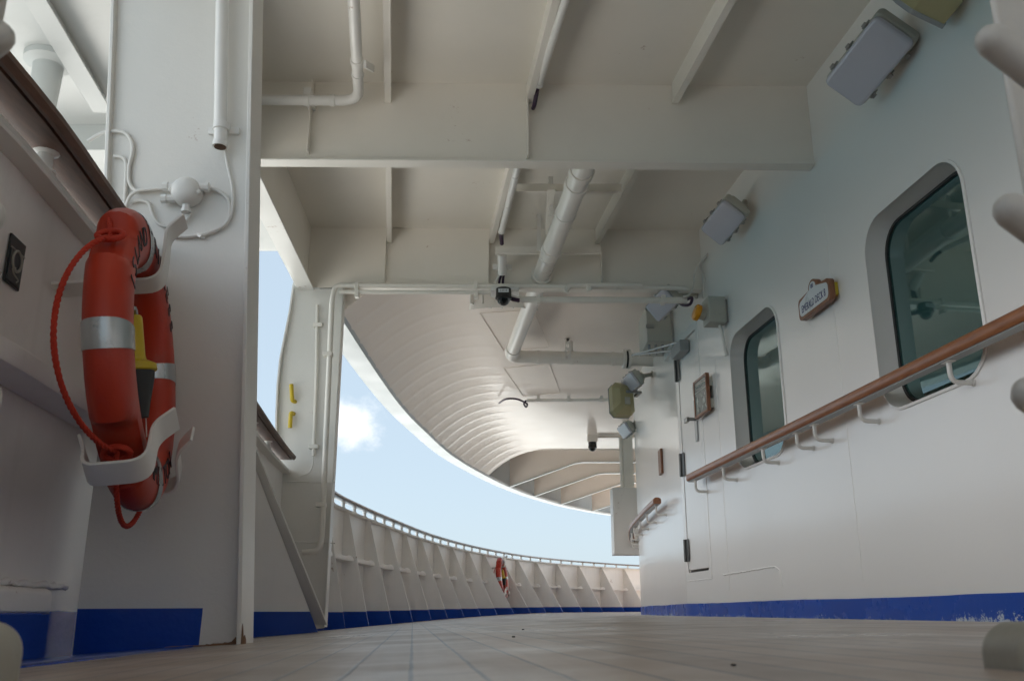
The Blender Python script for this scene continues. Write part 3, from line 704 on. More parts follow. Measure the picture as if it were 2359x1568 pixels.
MB().prism(poly, -.0128, -.0118, Matrix((( -lean, 0, 0), (0, 1, 0), (0, 0, 1))).to_4x4() if False else Matrix.Translation((xf, 0, 0)) @ Matrix(((0, 0, -1, 0), (1, 0, 0, 0), (0, 1, 0, 0), (0, 0, 0, 1)))).build('rust_patch', RUST, p1, smooth=0)
p2 = thing('frame_pillar', 'far white curved pillar with two yellow hooks and conduits', 'pillar', (-1.5, 6.85, -.06), group='web frame pillars on the open side')
P2Y = 6.85
def q2(x, y): v = at(x, y, Y=P2Y); return (v.x, v.z)
outer = [q2(686, 640), q2(680, 662), q2(672, 720), q2(660, 780), q2(650, 830), q2(644, 890), q2(641, 960), q2(641, 1040)]
out2 = [(-1.72, -.1), (-1.345, -.055), (-1.335, 1.2), (-1.335, ZB)] + [(-1.60, ZB)] + outer[1:] + [(-1.72, 1.0)]
MB().prism(out2, -.006, .006, XZ(P2Y)).build('web', M['white'], p2, smooth=0)
MB().sweep([(Vector((x, P2Y, z)), Vector((0, 1, 0)), Vector((-1, 0, 0))) for x, z in reversed(outer)], [(-.05, -.001), (.05, -.001), (.05, .011), (-.05, .011)]).build('outer_flange', M['white'], p2, smooth=40)
MB().box(-1.346, -1.334, P2Y - .05, P2Y + .05, -.05, ZB).build('flange', M['white'], p2, bevel=.002)
for yy in (1108, 1117 + 130):
    a = at(648, yy, Y=P2Y - .008); b = at(772, yy + 3, Y=P2Y - .008)
    MB().tube([a.lerp(b, k / 12) + Vector((0, 0, random.uniform(-.002, .002))) for k in range(13)], .004, 6).build('weld_seam', M['white'], p2, smooth=60)
yellow = 'yellow hooks on the far pillar'
for (x, y0, y1, d_) in ((671, 885, 922, 1), (668, 985, 950, -1)):
    a = at(x, y0, Y=P2Y - .05); b = at(x + 2, y1, Y=P2Y - .05); c_ = Vector((b.x + .012, P2Y - .005, b.z))
    hk = MB().tube(bend([a, b, c_], .02, 5), .0165, 12).build('hook', M['yellow'])
    tag(hk, ('upper' if d_ > 0 else 'lower') + ' yellow painted hook on the far white pillar', 'hook', yellow)

# ------------------------------------------------------------------ lifebuoys
def make_lifebuoy():
    T = thing('lifebuoy', 'big orange lifebuoy with silver bands and red rope hanging beside the near pillar', 'lifebuoy', group='orange lifebuoys on the bulwark')
    RR, ra, rb = .302, .075, .050; n, m_ = 120, 22; vs = []; fs = []
    def notch(th):
        d_ = min(abs(((math.degrees(th) - c_ + 180) % 360) - 180) for c_ in (45, 135, 225, 315))
        return max(0, min(1, (15 - d_) / 5))
    def ringpt(th, ph, add=0):
        nt_ = notch(th); c_, s_ = math.cos(ph), math.sin(ph)
        rx = abs(c_) ** .82 * (1 if c_ > 0 else -1) * (ra + add); ax = abs(s_) ** .82 * (1 if s_ > 0 else -1) * (rb + add)
        if nt_ and c_ > 0:
            keep = max(0, 1 - abs(ax) / .010)
            rx *= 1 - .62 * nt_ * (1 - keep) * min(1, c_ * 2.2)
        r = RR + rx
        return (r * math.cos(th), ax, r * math.sin(th))
    for i in range(n):
        for j in range(m_): vs.append(ringpt(2 * math.pi * i / n, 2 * math.pi * (j + .5) / m_))
    for i in range(n):
        for j in range(m_): fs.append((i * m_ + j, i * m_ + (j + 1) % m_, ((i + 1) % n) * m_ + (j + 1) % m_, ((i + 1) % n) * m_ + j))
    MB().add(vs, fs).build('ring', M['orange'], T, smooth=45)
    for c_ in (0, 90, 180, 270):
        vs = []; fs = []; k = 7
        for i in range(k):
            th = R(c_ - 5.2 + 10.4 * i / (k - 1))
            for j in range(28): vs.append(ringpt(th, 2 * math.pi * j / 28, .0022))
        for i in range(k - 1):
            for j in range(28): fs.append((i * 28 + j, i * 28 + (j + 1) % 28, (i + 1) * 28 + (j + 1) % 28, (i + 1) * 28 + j))
        MB().add(vs, fs).build('reflective_band', M['silver'], T, smooth=45)
    # grab rope: four slack lengths between the notches, lying towards the bulwark, twisted strands
    for a0, bulge, sag in ((135, .085, .05), (225, .062, .03), (45, .03, .02), (-45, .03, .02)):
        a1 = a0 + 90; path = []
        for i in range(31):
            t = i / 30; th = R(a0 + (a1 - a0) * t); e = math.sin(math.pi * t)
            r = RR + .045 + bulge * e ** .8 * .9
            path.append(Vector((r * math.cos(th), .03 * e + (.05 * e if a0 == 135 else 0), r * math.sin(th) - sag * e * .3)))
        dense = smooth3(path, 3); mb = MB(); up = Vector((0, 1, 0))
        for st in range(3):
            q = []
            for i, p in enumerate(dense):
                tg = (dense[min(i + 1, len(dense) - 1)] - dense[max(i - 1, 0)]).normalized(); u = tg.cross(up).normalized(); v = tg.cross(u)
                an = i * 1.15 + st * 2.094; q.append(p + (u * math.cos(an) + v * math.sin(an)) * .0032)
            mb.tube(q, .0040, 6)
        mb.build('grab_rope', M['rope'], T, smooth=60)
    for a0 in (135, 225):
        lp = []
        for i in range(17):
            t = 2 * math.pi * i / 16; th = R(a0) + .055 * math.cos(t)
            r = RR + .052 + .0 * math.sin(t); lp.append((r * math.cos(th), .028 * math.sin(t), r * math.sin(th)))
        MB().tube(lp[:-1], .0075, 8, close=True).build('rope_knot', M['rope'], T, smooth=60)
    # stencilled letters on the inboard face
    for word, mid, st in (('ISLAND', 131.4, -9.2), ('PRINCESS', 57.8, -9.2), ('HAMILTON', 270, 8.6)):
        mb = MB()
        for i, ch in enumerate(word):
            if ch == ' ': continue
            a = R(mid + (i - (len(word) - 1) / 2) * st); rad = Vector((math.cos(a), 0, math.sin(a)))
            if st > 0: rad = -rad
            nrm_ = Vector((0, -1, 0)); xa = rad.cross(nrm_)
            pos = Vector((RR * math.cos(a), -rb - .0006, RR * math.sin(a)))
            mb.text(ch, .068, Matrix.Translation(pos) @ Matrix((xa, rad, nrm_)).transposed().to_4x4(), depth=.0008)
        mb.build('lettering', M['letter'], T, smooth=0)
    return T, RR
LB, RR = make_lifebuoy()
def make_bracket():
    T = thing('lifebuoy_bracket', 'white flat bar cradle hooks holding the near lifebuoy', 'bracket', group='lifebuoy brackets')
    def strap(th, pts, wd=.07, nm='cradle_hook'):
        th = R(th); rad = Vector((math.cos(th), 0, math.sin(th))); tg = Vector((-math.sin(th), 0, math.cos(th))); P = []
        P = bend([rad * r + Vector((0, a_, 0)) for a_, r in pts], .045, 6)
        fr = []
        for i, p in enumerate(P):
            t_ = (P[min(i + 1, len(P) - 1)] - P[max(i - 1, 0)]).normalized(); fr.append((p, tg, t_.cross(tg)))
        MB().sweep(fr, [(-wd / 2, -.004), (wd / 2, -.004), (wd / 2, .004), (-wd / 2, .004)]).build(nm, M['white'], T, smooth=40, bevel=.0015)
    for th in (229, 304):
        strap(th, [(.085, RR - .01), (.070, RR + .03), (.066, RR + .085), (-.066, RR + .085), (-.070, RR - .03), (-.115, RR - .075)])
    strap(72, [(.20, RR - .088), (-.062, RR - .088), (-.072, RR + .02), (-.074, RR + .07), (-.118, RR + .115)])
    return T
BR = make_bracket()
def make_light():
    T = thing('lifebuoy_light', 'yellow and black self-igniting lifebuoy light inside the near orange ring', 'signal light', group='lifebuoy lights')
    MB().lathe([(.0, .205), (.010, .2), (.014, .188), (.015, .172)], None, 16).build('lamp_dome', M['dome'], T)
    MB().lathe([(.0, .19), (.007, .188), (.008, .17)], None, 12).build('bulb', M['yellow'], T)
    MB().lathe([(.022, .172), (.026, .165), (.031, .05), (.034, .035), (.062, .022), (.064, .004), (.060, 0)], None, 24).build('yellow_cap', M['yellow'], T)
    MB().lathe([(.056, 0), (.055, -.02), (.040, -.10), (.034, -.14), (.0, -.145)], None, 24).build('body', M['black'], T)
    MB().tube(smooth3([(.062, -.0, -.01), (.068, 0, -.06), (.03, -.02, -.13), (-.02, -.03, -.2)], 6), .0018, 6).build('lanyard', M['white'], T)
    return T
LG = make_light()
def frame_at(org, fwd, up=(0, 0, 1)):
    X_ = Vector(fwd).normalized(); Z_ = Vector(up); Z_ = (Z_ - X_ * Z_.dot(X_)).normalized(); Y_ = Z_.cross(X_)
    return Matrix.Translation(org) @ Matrix((X_, Y_, Z_)).transposed().to_4x4()
NEAR = frame_at((-.95, 2.215, .612 + CZ), (-.205, .978, .115), (-.118, -.02, .99))
far_s = RAIL.sY(17.35)
ft = RAIL.tan(far_s); fp = RAIL.off(far_s, .13)
FAR = frame_at((fp.x, fp.y, .60 + CZ), (ft.x - .12, ft.y + .05, .06), (-.10, .05, .99))
for ob, lab in ((LB, 'small distant orange lifebuoy hanging on the curved bow bulwark below the rail'), (BR, 'small white cradle behind the distant lifebuoy on the bow bulwark'), (LG, 'tiny yellow and black light inside the distant bow lifebuoy')):
    far = copy_tree(ob); far['label'] = lab
    off = Matrix.Translation((.02, -.02, .0)) @ Matrix.Scale(.85, 4) if ob is LG else I4
    offn = Matrix.Translation((.05, .01, -.025)) @ Matrix.Scale(.85, 4) if ob is LG else I4
    ob.matrix_world = NEAR @ offn; far.matrix_world = FAR @ off

# small notice plate on the near bulwark: lifebuoy symbol
bX = lambda Y: platex(Y)
def bul(x, y):                                         # point on the near bulwark plate under a pixel
    Y = 2.0
    for _ in range(12): v = at(x, y, X=bX(Y)); Y = v.y
    return v
a, b, c_ = bul(22, 536), bul(55, 566), bul(18, 655)
Xd = (Vector((b.x, b.y, 0)) - Vector((a.x, a.y, 0))); wd_ = Xd.length; ht_ = a.z - c_.z
NP = Matrix.Translation((a.x, a.y, c_.z)) @ Matrix((Xd.normalized(), (0, 0, 1), Xd.normalized().cross(Vector((0, 0, 1))))).transposed().to_4x4()
sg = thing('notice_plate', 'small dark notice plate with a pale lifebuoy symbol on the near bulwark', 'sign', NP.translation)
MB().box(0, wd_, 0, ht_, .001, .006, NP).build('backing', M['black'], sg, bevel=.001)
MB().box(.006, wd_ - .006, .006, ht_ - .03, .006, .008, NP).build('panel', M['darkplate'], sg, smooth=0)
mb = MB().tube([(wd_ * .5 + .024 * math.cos(R(t)), ht_ * .52 + .024 * math.sin(R(t)), .0085) for t in range(0, 360, 15)], .004, 6, NP, close=True)
mb.tube([NP @ Vector(p) for p in smooth3([(wd_ * .5, ht_ * .38, .0085), (wd_ * .3, ht_ * .3, .0085), (wd_ * .5, ht_ * .22, .0085), (wd_ * .75, ht_ * .18, .0085), (wd_ * .65, ht_ * .1, .0085)], 6)], .002, 6)
mb.box(.004, wd_ - .004, ht_ - .034, ht_ - .030, .0062, .009, NP)
mb.build('symbol', paint('faded_symbol_paint', (.30, .29, .25), .5), sg)

# ------------------------------------------------------------------ near pillar: conduit, junction box, cables
PF = P1Y - .007
cd = thing('conduit', 'thick white vertical conduit on the near pillar with a rusty open lower end', 'conduit', at(508, 330, Y=PF - .04), group='white conduits')
top_ = at(516, -260, Y=PF - .035); bot = at(507, 338, Y=PF - .035)
MB().tube([top_, bot.lerp(top_, .08), bot + Vector((0, 0, .02)), bot + Vector((0, 0, .018)), bot], [.021, .021, .021, .024, .024], 18).build('pipe', M['pipe'], cd)
MB().tube([bot + Vector((0, 0, -.003)), bot + Vector((0, 0, .004))], .0185, 14).build('open_end', paint('rusty_pipe_mouth', (.10, .045, .02), .8, .2, 60, .3), cd)
cl_ = at(510, 292, Y=PF - .035)
MB().box(cl_.x - .05, cl_.x + .05, PF - .012, PF - .002, cl_.z - .012, cl_.z + .012).tube([(cl_.x, cl_.y, cl_.z - .012), (cl_.x, cl_.y, cl_.z + .012)], .026, 16).build('clamp', M['pipe'], cd, bevel=.002)
jc = at(428, 440, Y=PF - .03)
jb = thing('junction_box', 'round white junction box with four cable glands on the near pillar', 'junction box', jc)
MB().lathe([(.046, -.028), (.046, .004), (.044, .012), (.034, .022), (.016, .027), (0, .028)], look((0, -1, 0), (1, 0, 0), jc), 32).build('body', M['white'], jb)
for dx, dz, ln in ((-1, .018, .075), (-1, -.024, .075), (1, .016, .07), (.08, -1, .07)):
    dv = Vector((dx, 0, dz if abs(dz) == 1 else 0)).normalized(); o_ = jc + Vector((0, .006, 0 if abs(dz) == 1 else dz))
    MB().tube([o_ + dv * .03, o_ + dv * .058, o_ + dv * .0581, o_ + dv * ln], [.013, .013, .0155, .0155], 8).build('gland', M['pipe'], jb, smooth=30)
for sx, sz in ((.044, -.008), (-.044, .0)):
    MB().lathe([(.008, 0), (.008, .01), (.004, .014), (0, .014)], look((0, -1, 0), (1, 0, 0), jc + Vector((sx, -.002, sz))), 8).build('screw', M['white'], jb)
cg = 'white cables looped on the near pillar'
def cable(label, px, r=.0062, Yp=PF - .008, mat='white'):
    pts = [at(x, y, Y=Yp) for x, y in px]
    return tag(MB().tube(smooth3(pts, 6), r, 8).build('cable', M[mat], smooth=60), label, 'cable', cg)
cable('thin white cable hanging from the thick conduit down to the cable loop', [(519, 342), (524, 380), (534, 425), (536, 470), (528, 505), (505, 527), (470, 542)], .005)
cable('white cable leaving the right side of the round junction box in a loop', [(482, 434), (505, 441), (525, 460), (530, 490), (517, 518), (480, 536), (440, 544), (400, 545)])
cable('white cable arching over the pillar edge to the upper left gland', [(202, 326), (225, 312), (250, 303), (285, 305), (302, 325), (305, 350), (297, 385), (298, 420), (312, 438), (335, 437), (378, 432)])
cable('white cable curling from behind the lifebuoy to the lower left gland', [(290, 475), (300, 452), (318, 440), (345, 436), (378, 434)], .0055, PF - .02)
cable('white cable dropping down the pillar edge beside the rail', [(262, 360), (280, 362), (290, 375), (290, 420), (286, 480), (286, 520)])
cable('white cable looping behind the top of the lifebuoy', [(302, 468), (320, 462), (342, 468), (350, 490), (362, 512), (385, 522), (420, 515), (438, 495)], .0055)
MB_ = MB().tube([at(455, 560 - 20, Y=PF - .006), at(463, 545, Y=PF - .016), at(470, 548, Y=PF - .004)], .006, 6)
tag(MB_.build('cable_clip', M['pipe']), 'small rusty clip holding the bottom of the cable loop', 'cable clip')

# ------------------------------------------------------------------ drain pipe under the first bay (left)
a0 = at(806, -160, z=2.80); a1 = at(827, 236, Y=4.60); a1.z = a0.z; a2 = Vector((-1.44, 4.56, a0.z - .02))
a0 = at(806, -160, z=a1.z - CZ)
dp = thing('drain_pipe', 'slim white drain pipe turning left along the first deep beam', 'pipe', a1, group='white drain pipes')
MB().tube(bend([a0, a1, a2], .11, 10), .030, 18).build('pipe', M['pipe'], dp)
for p, q in ((a0.lerp(a1, .70), a0.lerp(a1, .73)), (a0.lerp(a1, .80), a0.lerp(a1, .815)), (a1.lerp(a2, .24), a1.lerp(a2, .29))):
    MB().tube([p, q], .035, 18).build('coupling', M['pipe'], dp, bevel=.003)
p = a1.lerp(a2, .52)
MB().tube([p - Vector((.018, 0, 0)), p + Vector((.018, 0, 0))], .034, 16).box(p.x - .022, p.x + .022, p.y - .01, p.y + .15, p.z + .02, p.z + .08).build('clamp', M['pipe'], dp, bevel=.003)
h = at(853, 155, z=2.8); MB().box(-.007, .007, -.18, .10, -.02, .02, Matrix.Translation((h.x, h.y, h.z)) @ Matrix.Rotation(R(28), 4, 'X')).build('hanger', M['pipe'], dp, bevel=.002)

# big drain pipe under the second bay, through the far beam, elbow to the wall
b0 = at(1362, 380, z=2.60); b0 = Vector((b0.x, 4.79, b0.z)); bend_y = 9.25
e = at(1176, 826, Y=bend_y); b1 = Vector((e.x, bend_y, 2.58 + CZ)); b2 = Vector((Xw(bend_y) + .02, bend_y + .06, 2.56 + CZ))
b0 = Vector((at(1362, 392, Y=4.79).x, 4.79, 2.60 + CZ))
bp_ = thing('drain_pipe', 'large white drain pipe crossing the second bay and turning right to the wall', 'pipe', b1, group='white drain pipes')
MB().tube(bend([b0, b1, b2], .15, 10), .069, 26).build('pipe', M['bigpipe'], bp_)
ln = (b1 - b0)
for f0, f1, rr_ in ((.06, .075, .078), (.10, .115, .078), (.20, .205, .075), (.335, .35, .078), (.37, .375, .074), (.455, .47, .088), (.93, .96, .077)):
    MB().tube([b0 + ln * f0, b0 + ln * f1], rr_, 26).build('coupling', M['bigpipe'], bp_, bevel=.003)
lb_ = (b2 - b1)
for f0, f1, rr_ in ((.18, .2, .075), (.42, .44, .074), (.70, .72, .078), (.78, .80, .105), (.815, .835, .105)):
    MB().tube([b1 + lb_ * f0, b1 + lb_ * f1], rr_, 26).build('pipe_flange', M['bigpipe'], bp_, bevel=.003)
MB().tube([b1 + lb_ * .801, b1 + lb_ * .814], .092, 26).build('flange_gap', M['black'], bp_)
for f in (.22, .36):
    p = b0 + ln * f
    MB().box(p.x - .10, p.x - .07, p.y - .006, p.y + .006, p.z + .02, ZTOP - .09).build('strap', M['white'], bp_)
p = b1 + lb_ * .42
MB().box(p.x - .022, p.x + .022, p.y - .006, p.y + .004, p.z, SZ).build('strap', M['white'], bp_)
# cross bars (hanger rails) in the second bay
hg = thing('hanger_frame', 'two white cross bars with a drop hanger carrying cables and pipe in the second bay', 'pipe hanger', (0, 5.9, ZTOP - .1))
a, b = at(1186, 428, Y=5.62), at(1432, 434, Y=5.62)
for yy, xa, xb in ((5.6, at(1190, 430, Y=5.6), at(1432, 432, Y=5.6)), (6.55, at(1142, 573, Y=6.55), at(1384, 573, Y=6.55))):
    MB().box(xa.x, xb.x, yy - .004, yy + .004, xa.z - .045, xa.z + .02).box(xa.x, xb.x, yy - .03, yy + .004, xa.z - .049, xa.z - .043).build('cross_bar', M['ceil'], hg, bevel=.002)
a, b = at(1270, 436, Y=5.55), at(1264, 540, Y=6.25)
MB().sweep([(a, Vector((1, 0, 0)), Vector((0, -.4, 1))), (b, Vector((1, 0, 0)), Vector((0, -.4, 1)))], [(-.025, -.005), (.025, -.005), (.025, .005), (-.025, .005)]).build('drop_hanger', M['ceil'], hg, bevel=.002)

# ------------------------------------------------------------------ conduits with purple cables along the centre stiffener
def along(x0, y0, Y0, x1_, y1_, Y1, ext=0):
    a = at(x0, y0, Y=Y0); b = at(x1_, y1_, Y=Y1); return a - (b - a) * ext, b
a, b = along(1303, 0, 3.75, 1243, 190, 4.55, 1.5)
c1 = thing('conduit', 'slim white conduit on the ceiling stiffener in the nearest bay, dark cable leaving its end', 'conduit', b, group='white conduits')
MB().tube([a, b], .020, 14).tube([b, b + (b - a).normalized() * .03], .025, 14).build('pipe', M['pipe'], c1)
e2 = at(1228, 250, Y=4.72)
MB().tube(smooth3([b, b + (b - a).normalized() * .08, e2.lerp(b, .25) + Vector((.0, 0, -.01)), e2], 6), .013, 8).build('cable', M['purple'], c1)
a, b = along(1190, 395, 5.1, 1156, 530, 6.3)
c2 = thing('conduit', 'slim white conduit on the ceiling stiffener in the second bay', 'conduit', b, group='white conduits')
MB().tube([a - (b - a) * .2, b], .022, 14).tube([b, b + (b - a).normalized() * .03], .027, 14).build('pipe', M['pipe'], c2)
MB().tube(smooth3([b, at(1155, 545, Y=6.42), at(1156, 562, Y=6.5)], 6), .016, 8).build('cable', M['purple'], c2)
a, b = at(1157, 585, Y=6.62), at(1157, 630, Y=6.76)
c3 = thing('cable_sleeve', 'short white sleeve with purple cables dropping to the dome camera', 'conduit', b)
MB().tube([a, b], .036, 16).box(b.x - .075, b.x + .075, b.y + .0, b.y + .03, a.z - .07, a.z - .03).build('pipe', M['pipe'], c3, bevel=.002)
for i, (dx, mt) in enumerate(((-.012, 'white'), (.0, 'purple'), (.014, 'purple'))):
    pts = [b + Vector((dx, 0, .01)), at(1150 + dx * 600, 650, Y=6.77), at(1153 + dx * 500, 668, Y=6.72), at(1175, 684 + dx * 300, Y=6.66), at(1197, 690 + dx * 300, Y=6.66)]
    MB().tube(smooth3(pts, 6), .010, 8).build('cable', M[mt], c3, smooth=60)

# dome cameras
def dome_camera(label, c0, sc, number=None):
    T = thing('dome_camera', label, 'camera', c0, group='dome cameras')
    L = Matrix.Translation(c0) @ Matrix.Diagonal((sc, sc, sc, 1))
    MB().lathe([(.066, .09), (.068, .02), (.072, .012), (.072, 0), (.062, -.004)], L, 28).build('housing', M['black'], T)
    MB().lathe([(.058, -.002)] + [(.058 * math.cos(R(a_)), -.004 - .058 * math.sin(R(a_))) for a_ in range(10, 91, 10)], L, 28).build('dome', M['dome'], T)
    MB().lathe([(.03, .0), (.034, -.012), (.03, -.03), (.014, -.042), (0, -.044)], L, 20).build('lens_unit', M['black'], T)
    if number:
        mb = MB().box(-.045, .045, -.0745, -.0725, .035, .068, L)
        mb.build('number_label', M['signwhite'], T, smooth=0)
        MB().text(number, .024, L @ Matrix.Translation((0, -.0752, .0515)) @ Matrix.Rotation(R(90), 4, 'X'), depth=.0005).build('number', M['letter'], T, smooth=0)
    return T
c0 = at(1160, 688, Y=6.62)
dc = dome_camera('black dome camera with a clear bubble below the far beam', c0, .88, '2.0018')
MB().box(c0.x - .10, c0.x + .12, 6.66, 6.82, c0.z + .082, c0.z + .11).build('mounting_plate', M['pipe'], dc, bevel=.003)
c0 = at(1365, 1031, Y=14.6)
d2 = dome_camera('small black dome camera hanging at the end of the bow soffit', c0, 1.0)
MB().box(c0.x - .08, c0.x + .08, c0.y - .08, c0.y + .08, c0.z + .09, c0.z + .24).box(c0.x + .09, c0.x + .9, c0.y - .02, c0.y + .02, c0.z + .16, c0.z + .2).build('mounting_box', M['soffit'], d2, bevel=.006)
# curved louvre vent behind the camera
vt = thing('louvre_vent', 'curved white louvre vent behind the dome camera', 'vent', at(1160, 700, Y=7.6))
vb = at(1160, 716, Y=7.6)
def vring(x0, x1_, y, z): return None
mb = MB(); arc = [(vb.x + .30 * math.cos(R(t)), vb.y + .10 * math.sin(R(t))) for t in range(180, 361, 10)]
mb.grid([[(x, y, vb.z) for x, y in arc], [(x, y, vb.z + .16) for x, y in arc]]).build('frame', M['pipe'], vt, smooth=40)
for k in range(6):
    x = vb.x - .25 + .1 * k
    MB().box(-.006, .006, -.09, .09, -.01, .10, Matrix.Translation((x, vb.y - .02, vb.z + .05)) @ Matrix.Rotation(R(-25), 4, 'Z')).build('slat', M['pipe'], vt)
MB().box(vb.x - .29, vb.x + .29, vb.y - .02, vb.y + .0, vb.z + .07, vb.z + .16).build('backing', M['grey'], vt, smooth=0)

# pair of conduits running along the far beam and down the far pillar
YB = 6.70
cgp = 'white conduits'
def run(label, px, Y, r, clamps, jogs=None):
    pts = [at(x, y, Y=Y) for x, y in px]
    T = thing('conduit', label, 'conduit', pts[0], group=cgp)
    MB().tube(bend(pts, .07, 6), r, 12).build('pipe', M['ceil'], T)
    for x, y, ver in clamps:
        p = at(x, y, Y=Y - .004)
        sz = (.016, .03) if not ver else (.035, .016)
        MB().box(p.x - sz[0], p.x + sz[0], Y - r - .006, Y + r + .02, p.z - sz[1], p.z + sz[1]).build('clamp', M['ceil'], T, bevel=.003)
    return T
run('upper long white conduit along the far beam, bending down the far pillar to the deck', [(697, 1272), (735, 1268), (741, 1240), (765, 690), (772, 657), (1300, 660), (1580, 663)], YB, .021, [(822, 660, 0), (1096, 658, 0), (1425, 660, 0), (755, 815, 1), (739, 1162, 1)])
run('lower long white conduit along the far beam under the beam flange', [(782, 672), (1130, 674)], YB - .01, .017, [(822, 676, 0), (1097, 678, 0)])
run('thicker white conduit from the dome camera to the floodlight', [(1196, 690), (1582, 692)], YB - .01, .026, [(1240, 690, 0), (1528, 690, 0)])
run('small white conduit jogging above the long conduit by the far beam', [(1303, 672), (1312, 656), (1480, 657)], YB - .05, .02, [(1357, 663, 0)])
run('short thin conduit on the far pillar with its tail curling into the bulwark', [(731, 703), (729, 860), (722, 1050)], P2Y - .03, .013, [(732, 748, 1), (722, 1028, 1)])
tag(MB().tube(smooth3([at(722, 1052, Y=P2Y - .03), at(719, 1075, Y=P2Y - .03), at(710, 1090, Y=P2Y - .03), at(690, 1097, Y=P2Y - .04)], 6), .005, 8).build('cable', M['white']), 'thin white cable tail at the bottom of the short conduit on the far pillar', 'cable')

# ------------------------------------------------------------------ floodlights
def make_flood():
    T = thing('floodlight', 'grey lensed floodlight with steel clips high on the wall by the olive loudspeaker', 'floodlight', group='floodlights on the deckhouse wall')
    # local: x long side (along the wall), y across, z = the way the lens faces
    hx, hy = .235, .125
    MB().prism(rrect(-hx, hx, -hy, hy, .03, 5), -.065, 0).prism(rrect(-hx + .04, hx - .04, -hy + .035, hy - .035, .03, 5), -.115, -.065).build('housing', M['greybox'], T, bevel=.008)
    MB().prism(rrect(-hx + .006, hx - .006, -hy + .006, hy - .006, .035, 6), .001, .045).build('lens', M['lens'], T, bevel=.018, seg=4)
    for x in (-.14, .0, .14):
        for s_ in (-1, 1):
            MB().box(x - .016, x + .016, s_ * (hy + .004) - .005, s_ * (hy + .004) + .005, -.035, .02).box(x - .013, x + .013, s_ * (hy + .012) - .006, s_ * (hy + .012) + .006, .0, .014).build('clip', M['steel'], T, bevel=.002)
    MB().tube([(0, 0, -.11), (0, .0, -.2)], .022, 12).box(-.05, .05, -.05, .05, -.21, -.195).build('mounting_arm', M['greybox'], T, bevel=.003)
    return T
FL = make_flood()
def flood_frame(pos, face, along_): return look(face, along_, pos)
specs = [(at(2003, 140, Y=3.78), 'floodlight nearest the lens, high on the wall beneath the olive loudspeaker', .92, (-.55, -.36, -.75)),
         (onwall(1668, 510, .17), 'floodlight on the wall above the smaller window, at the end of the first deep beam', .82, (-.60, -.25, -.75)),
         (at(1527, 700, Y=7.0), 'shiny floodlight under the far beam, in front of the grey cabinet', .72, (-.72, -.35, -.60)),
         (at(1455, 880, Y=9.35), 'small floodlight beside the distant olive loudspeaker', .72, (-.85, -.2, -.55)),
         (at(1441, 990, Y=11.8), 'smallest farthest floodlight, below the distant loudspeaker', .72, (-.85, -.2, -.55))]
FLS = []
for i, (pos, lab, sc_, face) in enumerate(specs):
    ob = FL if i == 0 else copy_tree(FL)
    ob['label'] = lab; ob.matrix_world = flood_frame(pos, face, WD) @ Matrix.Diagonal((sc_, sc_, sc_, 1)); FLS.append(ob)
# arm that ties each floodlight to the wall
for i, (pos, lab, sc_, face) in enumerate(specs):
    f = Vector(face).normalized(); back = pos - f * .19 * sc_
    s_ = WALL.sY(back.y); wp = WALL.at(s_); t_ = WALL.tan(s_)
    end = Vector((wp.x, wp.y, back.z + .02)) 
    tb = MB().tube(bend([back + f * .06, back, end], .04, 5), .024 * sc_ + .004, 12).tube([end, end + Vector((-t_.y, t_.x, 0)) * .012], .055 * sc_, 16)
    arm = tb.build('floodlight_arm', M['greybox']); par = FLS[i]; arm.parent = par; arm.matrix_parent_inverse = par.matrix_world.inverted()

# ------------------------------------------------------------------ loudspeakers
def make_speaker():
    T = thing('loudspeaker', 'olive', 'loudspeaker', group='olive loudspeakers')
    oc = lambda w_, h_, c_: [(-w_, -h_ + c_), (-w_ + c_, -h_), (w_ - c_, -h_), (w_, -h_ + c_), (w_, h_ - c_), (w_ - c_, h_), (-w_ + c_, h_), (-w_, h_ - c_)]
    A, B = oc(.15, .19, .05), oc(.15, .19, .05); C_ = oc(.085, .12, .04)
    vs = [(x, y, 0) for x, y in A] + [(x, y, -.11) for x, y in B] + [(x, y, -.23) for x, y in C_]
    fs = [tuple(range(8))] + [(k * 8 + i, k * 8 + (i + 1) % 8, (k + 1) * 8 + (i + 1) % 8, (k + 1) * 8 + i) for k in range(2) for i in range(8)] + [tuple(range(16, 24))]
    MB().add(vs, fs).build('body', M['olive'], T, bevel=.006, smooth=20)
    MB().prism(oc(.156, .196, .052), -.008, .012).build('front_rim', M['grey'], T, bevel=.003)
    MB().box(-.035, .035, .02, .10, -.245, -.229).box(-.03, .0, .05, .07, -.26, -.244).build('cable_plate', M['greybox'], T, bevel=.003)
    MB().box(-.012, .20, -.06, -.03, -.25, -.232).box(.158, .20, -.06, -.03, -.24, -.10).build('yoke', M['steel'], T, bevel=.003)
    return T
SP = make_speaker()
SP['label'] = 'olive loudspeaker cut off by the top edge of the photo, above the nearest floodlight'
SP.matrix_world = look((-.45, .78, -.45), (.86, .5, 0), at(2085, -10, Y=3.35))
s2 = copy_tree(SP); s2['label'] = 'distant olive loudspeaker with octagonal body near the end of the wall'
s2.matrix_world = look((-.25, .93, -.10), (.97, .22, 0), at(1428, 925, Y=9.6)) @ Matrix.Diagonal((.82, .95, .9, 1))

